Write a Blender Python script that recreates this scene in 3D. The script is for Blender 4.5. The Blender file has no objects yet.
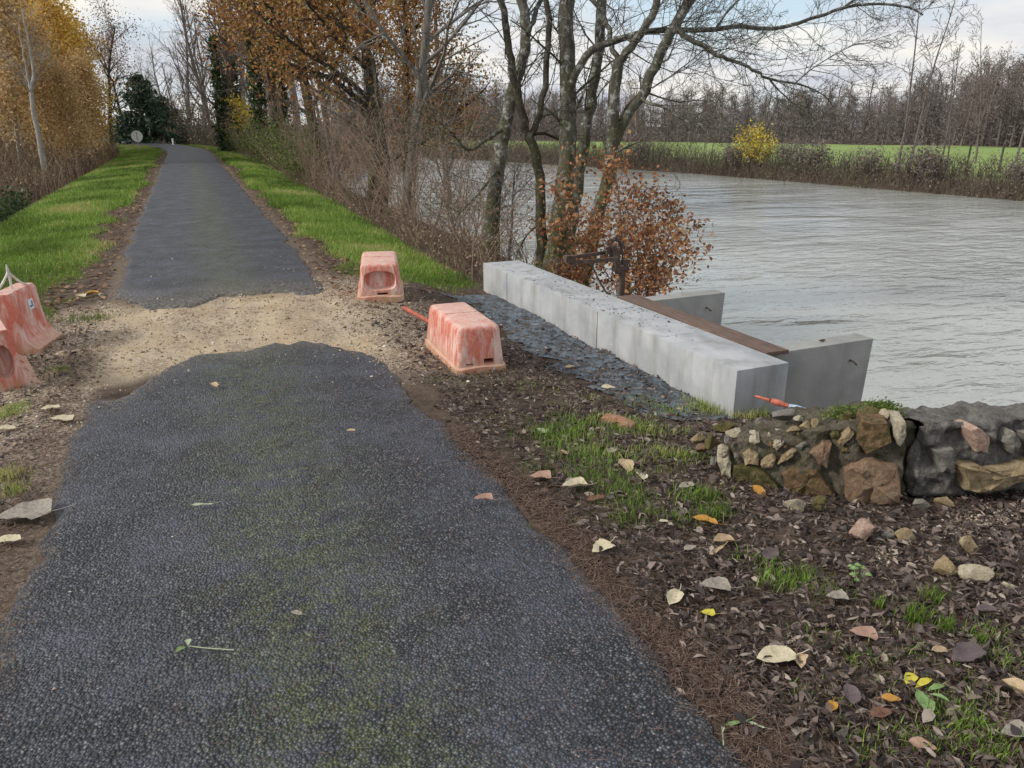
import bpy, bmesh, math, random
import numpy as np
from mathutils import Vector, Matrix, noise as mnoise

S = bpy.context.scene
COL = S.collection
R = math.radians

# ------------------------------------------------------------------ camera
EYE = 1.65
FPX = 770.0
PITCH = math.atan(264 / FPX)
YAW = R(22.007)
FW = np.array([math.sin(YAW)*math.cos(PITCH), math.cos(YAW)*math.cos(PITCH), -math.sin(PITCH)])
RT = np.array([math.cos(YAW), -math.sin(YAW), 0.0])
UP = np.cross(RT, FW)
cam_d = bpy.data.cameras.new('camera')
cam_d.sensor_width = 36
cam_d.lens = 36 * FPX / 1024
cam_d.clip_end = 3000
cam_d.clip_start = 0.05
cam = bpy.data.objects.new('camera', cam_d)
COL.objects.link(cam)
cam.location = (0, 0, EYE)
cam.rotation_euler = (math.pi/2 - PITCH, 0, -YAW)
S.camera = cam

# ------------------------------------------------------------------ world, sun, exposure
SUN_AZ = math.atan2(-0.99, 0.12)       # sun stands to the left of the path
SUN_EL = R(32)
w = bpy.data.worlds.new('World'); S.world = w; w.use_nodes = True
nt = w.node_tree; nt.nodes.clear()
def wn(t, **k):
    n = nt.nodes.new(t)
    for a, b in k.items(): setattr(n, a, b)
    return n
L = nt.links.new
out = wn('ShaderNodeOutputWorld'); bg = wn('ShaderNodeBackground'); bg.inputs[1].default_value = 0.1
L(bg.outputs[0], out.inputs[0])
sky = wn('ShaderNodeTexSky', sky_type='NISHITA', sun_disc=False, sun_elevation=SUN_EL, sun_rotation=SUN_AZ)
tc = wn('ShaderNodeTexCoord')
sep = wn('ShaderNodeSeparateXYZ'); L(tc.outputs['Generated'], sep.inputs[0])
zz = wn('ShaderNodeMath', operation='MAXIMUM'); L(sep.outputs[2], zz.inputs[0]); zz.inputs[1].default_value = 0.0
za = wn('ShaderNodeMath', operation='ADD'); L(zz.outputs[0], za.inputs[0]); za.inputs[1].default_value = 0.16
dx = wn('ShaderNodeMath', operation='DIVIDE'); L(sep.outputs[0], dx.inputs[0]); L(za.outputs[0], dx.inputs[1])
dy = wn('ShaderNodeMath', operation='DIVIDE'); L(sep.outputs[1], dy.inputs[0]); L(za.outputs[0], dy.inputs[1])
cmb = wn('ShaderNodeCombineXYZ'); L(dx.outputs[0], cmb.inputs[0]); L(dy.outputs[0], cmb.inputs[1])
n1 = wn('ShaderNodeTexNoise'); n1.inputs['Scale'].default_value = 0.55; n1.inputs['Detail'].default_value = 7; n1.inputs['Roughness'].default_value = 0.55
L(cmb.outputs[0], n1.inputs['Vector'])
r1 = wn('ShaderNodeValToRGB'); r1.color_ramp.elements[0].position = 0.34; r1.color_ramp.elements[1].position = 0.50
L(n1.outputs[0], r1.inputs[0])
n2 = wn('ShaderNodeTexNoise'); n2.inputs['Scale'].default_value = 0.9; n2.inputs['Detail'].default_value = 6
mp = wn('ShaderNodeMapping'); mp.inputs['Location'].default_value = (3.1, 7.7, 0); L(cmb.outputs[0], mp.inputs[0]); L(mp.outputs[0], n2.inputs['Vector'])
r2 = wn('ShaderNodeValToRGB')
e = r2.color_ramp.elements
e[0].position = 0.36; e[0].color = (0.56, 0.60, 0.68, 1)
e[1].position = 0.62; e[1].color = (1.0, 0.96, 0.88, 1)
el = e.new(0.5); el.color = (0.80, 0.81, 0.83, 1)
L(n2.outputs[0], r2.inputs[0])
cl = wn('ShaderNodeMix', data_type='RGBA', blend_type='MULTIPLY'); cl.inputs[0].default_value = 1
L(r2.outputs[0], cl.inputs[6]); cl.inputs[7].default_value = (8.0, 8.0, 8.0, 1)
blu = wn('ShaderNodeMix', data_type='RGBA'); blu.inputs[0].default_value = 0.62
L(sky.outputs[0], blu.inputs[6]); blu.inputs[7].default_value = (5.6, 7.0, 8.2, 1)
mx = wn('ShaderNodeMix', data_type='RGBA'); L(r1.outputs[0], mx.inputs[0]); L(blu.outputs[2], mx.inputs[6]); L(cl.outputs[2], mx.inputs[7])
L(mx.outputs[2], bg.inputs[0])

sd = bpy.data.lights.new('sun', 'SUN'); sd.energy = 2.5; sd.angle = R(8); sd.color = (1.0, 0.94, 0.84)
sun = bpy.data.objects.new('sun', sd); COL.objects.link(sun)
sv = Vector((math.sin(SUN_AZ)*math.cos(SUN_EL), math.cos(SUN_AZ)*math.cos(SUN_EL), math.sin(SUN_EL)))
sun.rotation_euler = sv.to_track_quat('Z', 'Y').to_euler()
sun.location = (-10, 5, 12)

S.view_settings.view_transform = 'Standard'
S.view_settings.look = 'None'
S.view_settings.gamma = 1
S.view_settings.use_curve_mapping = False
S.view_settings.exposure = 0.35
S.render.engine = 'CYCLES'

# ------------------------------------------------------------------ measuring helpers
def ray(px, py): return FW*FPX + RT*(px-512) + UP*(384-py)
def G(px, py, z=0.0):                   # where a sight line meets the height z
    d = ray(px, py); t = (z-EYE)/d[2]; return np.array([d[0]*t, d[1]*t, z])
def AY(px, py, y):                      # where a sight line meets the distance y
    d = ray(px, py); t = y/d[1]; return np.array([d[0]*t, y, EYE+d[2]*t])

rng = np.random.default_rng(7)
random.seed(11)

def _hash(i, j, s):
    n = np.sin(i*127.1 + j*311.7 + s*74.7)*43758.5453
    return n - np.floor(n)
def vn(x, y, s=0.0):                    # value noise 0..1
    x = np.asarray(x, float); y = np.asarray(y, float)
    i = np.floor(x); j = np.floor(y); f = x-i; g = y-j
    f = f*f*(3-2*f); g = g*g*(3-2*g)
    a = _hash(i, j, s); b = _hash(i+1, j, s); c = _hash(i, j+1, s); d = _hash(i+1, j+1, s)
    return (a*(1-f)+b*f)*(1-g) + (c*(1-f)+d*f)*g
def fbm(x, y, s=0.0, o=4):
    t = 0; a = .5; n = 0
    for k in range(o):
        t = t + a*vn(np.asarray(x)*2**k, np.asarray(y)*2**k, s+k*3.3); n += a; a *= .5
    return t/n
def sst(a, b, x):
    t = np.clip((np.asarray(x, float)-a)/(b-a), 0, 1); return t*t*(3-2*t)

def shift(y):                           # the road and the river bend left far away
    y = np.asarray(y, float)
    q = np.clip(y-45, 0, 75)
    return -(q*q)/170 - np.clip(y-120, 0, None)*0.7
UF_Y = [-400, 22, 41, 53, 70, 100, 500]; UF_X = [40, 32, 29.5, 26, 23.5, 20, 20]
WATER_Z = -1.5
def height(x, y):
    x = np.asarray(x, float); y = np.asarray(y, float)
    u = x - shift(y)
    hl = np.interp(u, [-400, -60, -12, -7, -5.2, -4.4, -3.3, -2.2, -1.0, 1.25], [.3, 0, 0, -.15, -.6, -.65, -.22, -.09, -.025, -.025])
    far = np.interp(u, [1.25, 2.0, 2.8, 3.6, 4.6, 6.0, 6.6, 8], [-.025, -.08, -.2, -.42, -.6, -1.1, -1.7, -2.4])
    mid = np.interp(u, [1.25, 2.2, 2.5, 2.95, 3.75, 3.95, 5], [-.025, -.09, -.2, -.265, -.30, -1.7, -2.4])
    fore = np.interp(u, [1.25, 2.4, 3.2, 4.6, 5.4, 6.4, 8], [-.025, -.07, -.13, -.22, -.6, -1.7, -2.4])
    wall = np.interp(u, [1.25, 2.4, 3.0, 3.5, 3.9, 4.8, 8], [-.025, -.09, -.2, -.28, -.5, -1.7, -2.4])
    a = sst(8.4, 10.0, y); b = sst(3.3, 4.3, y); c = sst(2.35, 2.9, y)
    hr = fore*(1-c) + wall*c
    hr = hr*(1-b) + mid*b
    hr = hr*(1-a) + far*a
    uf = np.interp(y, UF_Y, UF_X)
    d = u-uf
    hf = np.interp(d, [-3, -1, 0.3, 1.4, 160, 600], [-2.4, -1.8, -1.2, -.75, -2.6, -3.0])
    h = np.where(u < 1.25, hl, np.where(d > -3, np.maximum(hf, -2.4), hr))
    rough = sst(1.15, 1.6, u) + sst(-.85, -1.3, u)*1.0
    band = sst(5.2, 5.8, y)*sst(8.6, 7.9, y)*sst(-2, -1, u)*sst(2, 1.2, u)
    h = h + band*((fbm(x*5, y*5, 21)-.5)*.035 + (fbm(x*22, y*22, 23, 3)-.5)*.022 + .004)
    h = h + np.where(u < 9, (fbm(x*3, y*3, 5)-.5)*.07*np.clip(rough, 0, 1), (fbm(x*.3, y*.3, 5)-.5)*.3*sst(1, 4, d))
    return h
def H1(x, y): return float(height(x, y))

# ------------------------------------------------------------------ object helpers
def link(o, parent=None):
    COL.objects.link(o)
    if parent is not None: o.parent = parent
    return o
def tag(o, label=None, cat=None, group=None, kind=None):
    if label: o['label'] = label
    if cat: o['category'] = cat
    if group: o['group'] = group
    if kind: o['kind'] = kind
    return o
def thing(name, loc, label, cat, group=None, rz=0):
    o = bpy.data.objects.new(name, None); o.empty_display_size = .2
    link(o); o.location = loc; o.rotation_euler = (0, 0, rz)
    return tag(o, label, cat, group)
def mesh(name, V, F, mat, parent=None, smooth=False, rnd=None, attrs=None):
    """V (n,3); F an (m,3|4) array, a list of such arrays, or a list of index tuples"""
    me = bpy.data.meshes.new(name)
    V = np.asarray(V, np.float32)
    if isinstance(F, np.ndarray): F = [F]
    if len(F) and isinstance(F[0], np.ndarray):
        me.vertices.add(len(V)); me.vertices.foreach_set('co', V.ravel())
        nl = sum(f.size for f in F); npol = sum(len(f) for f in F)
        me.loops.add(nl); me.loops.foreach_set('vertex_index', np.concatenate([f.ravel() for f in F]).astype(np.int32))
        st = []; o = 0
        for f in F:
            k = f.shape[1]; st.append(o + np.arange(len(f))*k); o += f.size
        me.polygons.add(npol); me.polygons.foreach_set('loop_start', np.concatenate(st).astype(np.int32))
        me.update(calc_edges=True); me.validate()
    else:
        me.from_pydata([tuple(map(float, v)) for v in V], [], [tuple(int(i) for i in f) for f in F])
    if smooth: me.polygons.foreach_set('use_smooth', [True]*len(me.polygons))
    if rnd is not None: attrs = dict(attrs or {}, rnd=rnd)
    for k, a in (attrs or {}).items():
        at = me.attributes.new(k, 'FLOAT', 'POINT'); at.data.foreach_set('value', np.asarray(a, np.float32))
    me.materials.append(mat)
    return link(bpy.data.objects.new(name, me), parent)
def from_bm(name, bm, mat, parent=None, smooth=False):
    me = bpy.data.meshes.new(name); bm.normal_update(); bm.to_mesh(me); bm.free()
    if smooth: me.polygons.foreach_set('use_smooth', [True]*len(me.polygons))
    me.materials.append(mat)
    return link(bpy.data.objects.new(name, me), parent)
def shade_angle(o, deg=35):
    me = o.data
    bm = bmesh.new(); bm.from_mesh(me)
    for f in bm.faces: f.smooth = True
    for ed in bm.edges:
        if len(ed.link_faces) == 2 and ed.calc_face_angle(0) > R(deg): ed.smooth = False
    bm.to_mesh(me); bm.free(); return o
def dup(root, loc, rz=0, sc=1.0, label=None, group=None, tilt=0):
    c = root.copy(); COL.objects.link(c)
    c.location = loc; c.rotation_euler = (tilt, 0, rz); c.scale = (sc, sc, sc) if not isinstance(sc, tuple) else sc
    if label: c['label'] = label
    if group: c['group'] = group
    for ch in root.children:
        d = ch.copy(); COL.objects.link(d); d.parent = c
    return c
def tubes(polys):
    """polys: list of (points list, radii list, sides). Batched swept tubes -> V, quads"""
    groups = {}
    for p, r, s in polys: groups.setdefault((len(p), s), []).append((p, r))
    VV = []; FF = []; off = 0
    for (K, s), lst in groups.items():
        P = np.array([a for a, _ in lst], float); Rr = np.array([b for _, b in lst], float)
        T = np.gradient(P, axis=1); T /= np.linalg.norm(T, axis=2, keepdims=True)+1e-9
        ref = np.where(np.abs(T[:, :1, 2:3]) > .8, np.array([1., 0, 0]), np.array([0, 0, 1.]))
        A = np.cross(T, np.broadcast_to(ref, T.shape)); A /= np.linalg.norm(A, axis=2, keepdims=True)+1e-9
        B = np.cross(T, A)
        an = np.arange(s)*2*math.pi/s
        V = P[:, :, None, :] + Rr[:, :, None, None]*(A[:, :, None, :]*np.cos(an)[None, None, :, None] + B[:, :, None, :]*np.sin(an)[None, None, :, None])
        N = len(lst)
        idx = np.arange(N*K*s).reshape(N, K, s) + off
        a = idx[:, :-1, :]; b = np.roll(a, -1, axis=2); d = idx[:, 1:, :]; c = np.roll(d, -1, axis=2)
        FF.append(np.stack([a, b, c, d], -1).reshape(-1, 4)); VV.append(V.reshape(-1, 3)); off += N*K*s
    return np.concatenate(VV), np.concatenate(FF)
def leaves(centres, size, rg, spread=0.0, aspect=0.62, droop=0.0, flat=0.0):
    """folded four-sided leaves at the given points -> V, quads, rnd"""
    C = np.asarray(centres, float); n = len(C)
    if spread: C = C + rg.normal(0, spread, (n, 3))
    a = rg.normal(size=(n, 3)); a[:, 2] = a[:, 2]*(1-flat) - droop; a /= np.linalg.norm(a, axis=1, keepdims=True)+1e-9
    nb = rg.normal(size=(n, 3)); nb[:, 2] += flat*4
    b = np.cross(a, nb); b /= np.linalg.norm(b, axis=1, keepdims=True)+1e-9
    nn = np.cross(a, b)
    s = (size*rg.uniform(.6, 1.35, n))[:, None]
    V = np.stack([C, C + a*s*.5 + b*s*aspect*.5 + nn*s*.12, C + a*s, C + a*s*.5 - b*s*aspect*.5 + nn*s*.12], 1).reshape(-1, 3)
    Q = np.arange(4*n).reshape(n, 4)
    return V, Q, np.repeat(rg.random(n), 4)

def leaves6(C, size, rg, aspect, flat):
    """narrow six-cornered leaves, bent along the midrib"""
    C = np.asarray(C, float); n = len(C)
    a = rg.normal(size=(n, 3)); a[:, 2] *= (1-flat); a /= np.linalg.norm(a, axis=1, keepdims=True)+1e-9
    nb = rg.normal(size=(n, 3)); nb[:, 2] = np.abs(nb[:, 2])+flat*3
    b = np.cross(a, nb); b /= np.linalg.norm(b, axis=1, keepdims=True)+1e-9
    nn = np.cross(b, a); nn *= np.sign(nn[:, 2:3]+1e-9)
    s = (size*rg.uniform(.5, 1.4, n))[:, None]; w = s*aspect*.5*rg.uniform(.5, 1.2, n)[:, None]; k = s*rg.normal(.02, .16, n)[:, None]; tw = s*rg.normal(0, .09, n)[:, None]
    V = np.stack([C-a*s*.5, C-a*s*.2+b*w+nn*(k*.7+tw), C+a*s*.18+b*w*.9+nn*(k*.8+tw), C+a*s*.5, C+a*s*.18-b*w*.9+nn*(k*.8-tw), C-a*s*.2-b*w+nn*(k*.7-tw)], 1).reshape(-1, 3)
    i = np.arange(n)[:, None]*6
    return V, [i+np.array([[0, 1, 5]]), i+np.array([[1, 2, 4, 5]]), i+np.array([[2, 3, 4]])], np.repeat(rg.random(n), 6)

# ------------------------------------------------------------------ materials
class M:
    def __init__(s, name, rough=.8, spec=.3):
        s.m = bpy.data.materials.new(name); s.m.use_nodes = True; s.nt = s.m.node_tree
        s.b = s.nt.nodes['Principled BSDF']; s.out = s.nt.nodes['Material Output']
        s.b.inputs['Roughness'].default_value = rough; s.b.inputs['Specular IOR Level'].default_value = spec
        s.tc = s.nt.nodes.new('ShaderNodeTexCoord')
    def set(s, sock, v):
        if hasattr(v, 'links'): s.nt.links.new(v, sock)
        elif isinstance(v, tuple) and len(v) == 3 and sock.type == 'RGBA': sock.default_value = v + (1,)
        else: sock.default_value = v
    def n(s, t, props=None, **inp):
        nd = s.nt.nodes.new('ShaderNode'+t)
        for a, b in (props or {}).items(): setattr(nd, a, b)
        for k, v in inp.items(): s.set(nd.inputs[k.replace('_', ' ')], v)
        return nd
    def noise(s, scale, detail=4, rough=.55, vec=None, dist=0, stretch=None):
        v = vec or s.tc.outputs['Object']
        if stretch: v = s.n('Mapping', Vector=v, Scale=stretch).outputs[0]
        return s.n('TexNoise', Vector=v, Scale=scale, Detail=detail, Roughness=rough, Distortion=dist).outputs[0]
    def vor(s, scale, feature='F1', out='Distance', vec=None, rnd=1.0):
        return s.n('TexVoronoi', dict(feature=feature), Vector=vec or s.tc.outputs['Object'], Scale=scale, Randomness=rnd).outputs[out]
    def ramp(s, fac, stops):
        nd = s.n('ValToRGB', Fac=fac); e = nd.color_ramp.elements
        for i, (p, c) in enumerate(stops):
            if i > 1: k = e.new(p)
            else: k = e[i]; k.position = p
            c = c if isinstance(c, tuple) else (c, c, c)
            k.color = c + (1,)
        return nd.outputs[0]
    def mix(s, f, a, b, mode='MIX'):
        nd = s.n('Mix', dict(data_type='RGBA', blend_type=mode))
        s.set(nd.inputs[0], f); s.set(nd.inputs[6], a); s.set(nd.inputs[7], b); return nd.outputs[2]
    def math(s, op, a, b=0.0):
        nd = s.n('Math', dict(operation=op)); s.set(nd.inputs[0], a); s.set(nd.inputs[1], b); return nd.outputs[0]
    def attr(s, name): return s.n('Attribute', dict(attribute_name=name)).outputs['Fac']
    def bump(s, h, strength=.5, dist=.01, prev=None):
        nd = s.n('Bump', Height=h, Strength=strength, Distance=dist)
        if prev is not None: s.set(nd.inputs['Normal'], prev)
        return nd.outputs[0]
    def done(s, col=None, normal=None, rough=None, transl=0.0):
        if col is not None: s.set(s.b.inputs['Base Color'], col)
        if normal is not None: s.set(s.b.inputs['Normal'], normal)
        if rough is not None: s.set(s.b.inputs['Roughness'], rough)
        if transl:
            t = s.n('BsdfTranslucent'); s.set(t.inputs[0], col)
            mxs = s.n('MixShader', Fac=transl); s.nt.links.new(s.b.outputs[0], mxs.inputs[1]); s.nt.links.new(t.outputs[0], mxs.inputs[2])
            s.nt.links.new(mxs.outputs[0], s.out.inputs[0])
        return s.m

def leafmat(name, stops, rough=.6, transl=.3, spec=.25):
    m = M(name, rough, spec); c = m.ramp(m.attr('rnd'), stops)
    return m.done(c, transl=transl)

MAT = {}
# ground: colours by what lies on it (grass, sand, stone chips, soil)
m = M('ground_soil', .9, .15)
base = m.ramp(m.noise(9, 6, .65), [(.3, (.042, .030, .024)), (.7, (.125, .092, .070))])
chips = m.vor(75, out='Color'); cv = m.n('SeparateColor', Color=chips).outputs[0]
grav = m.ramp(cv, [(.0, (.12, .085, .06)), (.45, (.25, .19, .14)), (1, (.46, .40, .33))])
sandc = m.ramp(m.noise(2.2, 7, .7), [(.3, (.36, .265, .16)), (.52, (.48, .385, .265)), (.75, (.60, .51, .39))])
sandc = m.mix(m.ramp(m.noise(1.6, 5, .6, stretch=(1.8, .6, 1)), [(.4, .1), (.6, .75)]), sandc, grav)
grassc = m.ramp(m.noise(6, 6, .7), [(.3, (.055, .060, .018)), (.5, (.08, .115, .024)), (.7, (.15, .17, .05))])
fieldc = m.ramp(m.noise(.08, 5), [(.3, (.17, .25, .07)), (.7, (.24, .32, .11))])
c = m.mix(m.attr('gravel'), base, grav); c = m.mix(m.attr('sand'), c, sandc); c = m.mix(m.attr('grass'), c, grassc); c = m.mix(m.attr('field'), c, fieldc)
nb = m.bump(m.noise(40, 5, .7), .6, .02); nb = m.bump(m.vor(75), .5, .008, nb)
MAT['ground'] = m.done(c, nb)

m = M('asphalt', .62, .45)
ob = m.tc.outputs['Object']
vv = m.n('SeparateColor', Color=m.vor(95, out='Color')).outputs[0]
chip = m.ramp(vv, [(0, (.022, .025, .034)), (.5, (.054, .059, .078)), (.82, (.105, .11, .135)), (1, (.22, .22, .23))])
gap = m.ramp(m.vor(95), [(.25, 1.0), (.62, .22)])
c = m.mix(1.0, chip, gap, 'MULTIPLY')
c = m.mix(m.ramp(m.noise(2.2, 7, .7), [(.44, 0.0), (.64, .75)]), c, m.ramp(m.noise(60, 4, .7), [(.35, (.038, .042, .060)), (.65, (.105, .115, .155))]))
xyz = m.n('SeparateXYZ', Vector=ob)
band = m.math('POWER', 2.718, m.math('MULTIPLY', m.math('POWER', m.math('DIVIDE', m.math('SUBTRACT', xyz.outputs[0], .22), .34), 2.0), -1.0))
moss = m.math('MULTIPLY', band, m.ramp(m.noise(7, 7, .75), [(.42, 0.0), (.52, 1.0)]))
grain = m.ramp(m.vor(70), [(.15, 1.0), (.55, .25)])
moss = m.math('MULTIPLY', moss, grain)
c = m.mix(m.math('MULTIPLY', moss, .95), c, m.ramp(m.noise(30, 3), [(.35, (.045, .06, .018)), (.7, (.14, .165, .045))]))
gg = m.ramp(m.noise(34, 8, .85), [(.36, .45), (.5, 1.0), (.64, 2.0)]); c = m.mix(.85, c, gg, 'MULTIPLY')
dust = m.math('MULTIPLY', m.attr('dust'), m.ramp(m.noise(25, 6, .75), [(.46, 0.0), (.60, 1.0)]))
c = m.mix(dust, c, (.25, .20, .14))
hgt = m.ramp(m.vor(95), [(0.1, 1.0), (.75, 0.0)])
nb = m.bump(hgt, 1.0, .009); nb = m.bump(m.noise(12, 4), .25, .02, nb)
MAT['asphalt'] = m.done(c, nb, m.ramp(m.noise(3, 4), [(.3, .42), (.7, .62)]))

m = M('water', .06, .5)
v = m.tc.outputs['Object']
rot = m.n('Mapping', Vector=v, Rotation=(0, 0, R(24)), Scale=(.42, 1.0, 1)).outputs[0]
wv = m.noise(2.6, 4, .6, vec=rot, dist=.5); wv2 = m.noise(.5, 3, .5, vec=rot, dist=.4); wv3 = m.noise(7.5, 3, .55, vec=rot, dist=.3)
gust = m.ramp(m.noise(.12, 3, .5), [(.35, .35), (.65, 1.0)])
nb = m.bump(m.math('MULTIPLY', wv, gust), 1.0, .11); nb = m.bump(wv2, .7, .3, nb); nb = m.bump(m.math('MULTIPLY', wv3, gust), .9, .035, nb)
m.b.inputs['IOR'].default_value = 1.33
m.b.inputs['IOR'].default_value = 1.55
MAT['water'] = m.done((.33, .345, .325), nb)

m = M('new_concrete', .75, .3)
c = m.ramp(m.noise(3.5, 7, .6, dist=.3), [(.28, (.27, .285, .305)), (.52, (.375, .39, .41)), (.78, (.47, .48, .495))])
stk = m.noise(5, 5, .6, stretch=(1, 1, .12)); c = m.mix(m.ramp(stk, [(.50, 0.0), (.70, .6)]), c, (.20, .185, .155))
pit = m.ramp(m.vor(42), [(.05, 1.0), (.12, 0.0)])
pitm = m.math('MULTIPLY', pit, m.ramp(m.noise(2.3, 3), [(.5, 0.0), (.62, 1.0)]))
c = m.mix(m.math('MULTIPLY', pitm, .6), c, (.12, .11, .10))
nb = m.bump(m.noise(30, 5, .7), .22, .01); nb = m.bump(pitm, -.5, .006, nb)
MAT['concrete'] = m.done(c, nb)
m = M('grey_concrete', .8, .3)
c = m.ramp(m.noise(2.5, 7, .6, dist=.5), [(.28, (.20, .20, .195)), (.55, (.285, .285, .28)), (.8, (.37, .365, .355))])
stk = m.noise(4, 5, .6, stretch=(1, 1, .15)); c = m.mix(m.ramp(stk, [(.5, 0.0), (.75, .5)]), c, (.16, .15, .13))
MAT['concrete_grey'] = m.done(c, m.bump(m.noise(25, 5, .7), .25, .01))
m = M('concrete_joint', .9, .1); MAT['joint'] = m.done(m.ramp(m.noise(20, 3), [(.3, (.12, .12, .12)), (.7, (.2, .2, .2))]))

m = M('wet_sheet', .32, .5)
c = m.ramp(m.noise(11, 8, .75, dist=.9), [(.38, (.020, .018, .017)), (.47, (.055, .062, .072)), (.56, (.13, .17, .22)), (.7, (.23, .28, .34))])
MAT['wet'] = m.done(c, m.bump(m.noise(22, 7, .75, dist=.6), 1.0, .03))

m = M('faded_red_plastic', .55, .35)
fade = m.noise(7, 7, .68, dist=.6); st = m.noise(13, 7, .72, stretch=(1.2, 1.2, .28), dist=.8)
c = m.ramp(fade, [(.3, (.40, .085, .055)), (.52, (.55, .16, .11)), (.72, (.62, .30, .23))])
c = m.mix(m.ramp(st, [(.44, 0.0), (.62, .9)]), c, (.66, .52, .47))
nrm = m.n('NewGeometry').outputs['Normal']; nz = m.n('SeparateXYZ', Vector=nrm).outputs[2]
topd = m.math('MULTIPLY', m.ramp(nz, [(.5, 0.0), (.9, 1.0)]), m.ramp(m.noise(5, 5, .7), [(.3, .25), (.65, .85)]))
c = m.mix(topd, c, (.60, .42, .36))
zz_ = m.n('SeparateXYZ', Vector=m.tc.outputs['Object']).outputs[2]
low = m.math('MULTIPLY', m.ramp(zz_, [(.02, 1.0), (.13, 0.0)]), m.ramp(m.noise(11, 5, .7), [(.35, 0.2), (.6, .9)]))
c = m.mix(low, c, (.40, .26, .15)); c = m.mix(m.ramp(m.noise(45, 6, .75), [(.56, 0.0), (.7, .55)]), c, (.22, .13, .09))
MAT['red'] = m.done(c, m.bump(m.noise(18, 5), .12, .01), m.ramp(fade, [(.3, .45), (.7, .7)]))
m = M('dark_hollow', .9, .1); MAT['dark'] = m.done((.012, .009, .008))
m = M('white_strap', .7, .2); MAT['strap'] = m.done(m.ramp(m.noise(30, 3), [(.3, (.45, .42, .37)), (.7, (.72, .70, .66))]))
m = M('sticker_white', .5, .4); MAT['sticker'] = m.done(m.ramp(m.noise(30, 3), [(.3, (.62, .64, .66)), (.7, (.78, .79, .8))]))
m = M('sticker_blue', .5, .4); MAT['blue'] = m.done(m.ramp(m.noise(20, 3), [(.3, (.05, .13, .28)), (.7, (.12, .22, .40))]))

m = M('weathered_plank', .8, .2)
gr = m.noise(9, 6, .65, stretch=(7, .5, 7)); c = m.ramp(gr, [(.3, (.075, .052, .042)), (.55, (.15, .105, .085)), (.75, (.24, .175, .145))])
MAT['plank'] = m.done(c, m.bump(gr, .5, .01))
m = M('rusty_iron', .75, .4)
c = m.ramp(m.noise(14, 7, .7), [(.3, (.030, .024, .021)), (.55, (.085, .055, .042)), (.78, (.19, .12, .085))])
MAT['iron'] = m.done(c, m.bump(m.noise(45, 4), .4, .008))
m = M('red_lead_paint', .6, .4); MAT['redpaint'] = m.done(m.ramp(m.noise(22, 5, .7), [(.3, (.16, .055, .035)), (.55, (.40, .10, .06)), (.8, (.52, .20, .14))]))
m = M('pale_blue_tape', .4, .5); MAT['tape'] = m.done(m.ramp(m.noise(24, 5), [(.3, (.20, .30, .42)), (.6, (.42, .52, .62)), (.8, (.62, .68, .74))]))
m = M('galvanised_post', .45, .5); m.b.inputs['Metallic'].default_value = .5; MAT['post'] = m.done(m.ramp(m.noise(10, 3), [(.3, (.32, .33, .34)), (.7, (.5, .5, .5))]))
m = M('sign_white', .5, .4); MAT['sign'] = m.done(m.ramp(m.noise(4, 3), [(.3, (.74, .76, .77)), (.7, (.8, .8, .8))]))
m = M('fence_wood', .9, .2); MAT['fencewood'] = m.done(m.ramp(m.noise(6, 4), [(.3, (.05, .042, .035)), (.7, (.11, .095, .08))]))

def stonemat(name, a, b, c3, mossy=.0):
    m = M(name, .88, .2)
    f = m.noise(24, 8, .7, dist=.5); c = m.ramp(f, [(.28, a), (.52, b), (.76, c3)])
    c = m.mix(m.ramp(m.noise(70, 5, .75), [(.50, 0.0), (.70, .5)]), c, (.075, .063, .048))
    c = m.mix(m.ramp(m.noise(38, 5, .7), [(.58, 0.0), (.72, .55)]), c, (.38, .36, .31))
    if mossy: c = m.mix(m.ramp(m.noise(26, 6, .7), [(.5-mossy*.2, 0.0), (.66-mossy*.1, .85)]), c, (.055, .062, .018))
    return m.done(c, m.bump(m.noise(95, 7, .7), .8, .012, m.bump(m.noise(30, 6, .7), 1.0, .035)))
MAT['st_brown'] = stonemat('stone_brown', (0.127, 0.084, 0.047), (0.240, 0.151, 0.085), (0.406, 0.259, 0.152), .3)
MAT['st_ochre'] = stonemat('stone_ochre', (0.270, 0.196, 0.103), (0.427, 0.328, 0.196), (0.599, 0.515, 0.374))
MAT['st_red'] = stonemat('stone_reddish', (0.200, 0.123, 0.080), (0.317, 0.209, 0.139), (0.435, 0.363, 0.262))
MAT['st_pale'] = stonemat('stone_pale', (0.374, 0.317, 0.228), (0.576, 0.504, 0.373), (0.792, 0.720, 0.580))
MAT['st_pink'] = stonemat('stone_pink', (0.389, 0.245, 0.186), (0.605, 0.418, 0.331), (0.792, 0.619, 0.511))
MAT['st_moss'] = stonemat('stone_mossy', (0.130, 0.103, 0.042), (0.247, 0.188, 0.084), (0.377, 0.300, 0.156), .8)
MAT['st_grey'] = stonemat('stone_grey', (0.175, 0.159, 0.138), (0.275, 0.256, 0.228), (0.413, 0.384, 0.336))
m = M('old_mortar', .92, .15)
f = m.noise(20, 8, .72, dist=.7)
c = m.ramp(f, [(.25, (.085, .073, .055)), (.5, (.175, .152, .118)), (.75, (.29, .258, .205))])
c = m.mix(m.ramp(m.noise(17, 6, .72), [(.50, 0.0), (.64, .85)]), c, (.062, .066, .022))
peb = m.ramp(m.vor(38), [(.08, 1.0), (.2, 0.0)])
c = m.mix(m.math('MULTIPLY', peb, m.ramp(m.noise(8, 3), [(.5, 0.0), (.6, .8)])), c, (.33, .29, .23))
nb = m.bump(m.noise(60, 8, .75), 1.0, .02, m.bump(m.noise(18, 6, .7), 1.0, .06)); MAT['mortar'] = m.done(c, m.bump(m.vor(38), -.4, .015, nb))
m = M('grey_mortar', .92, .15)
f = m.noise(13, 8, .72, dist=.6)
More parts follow.
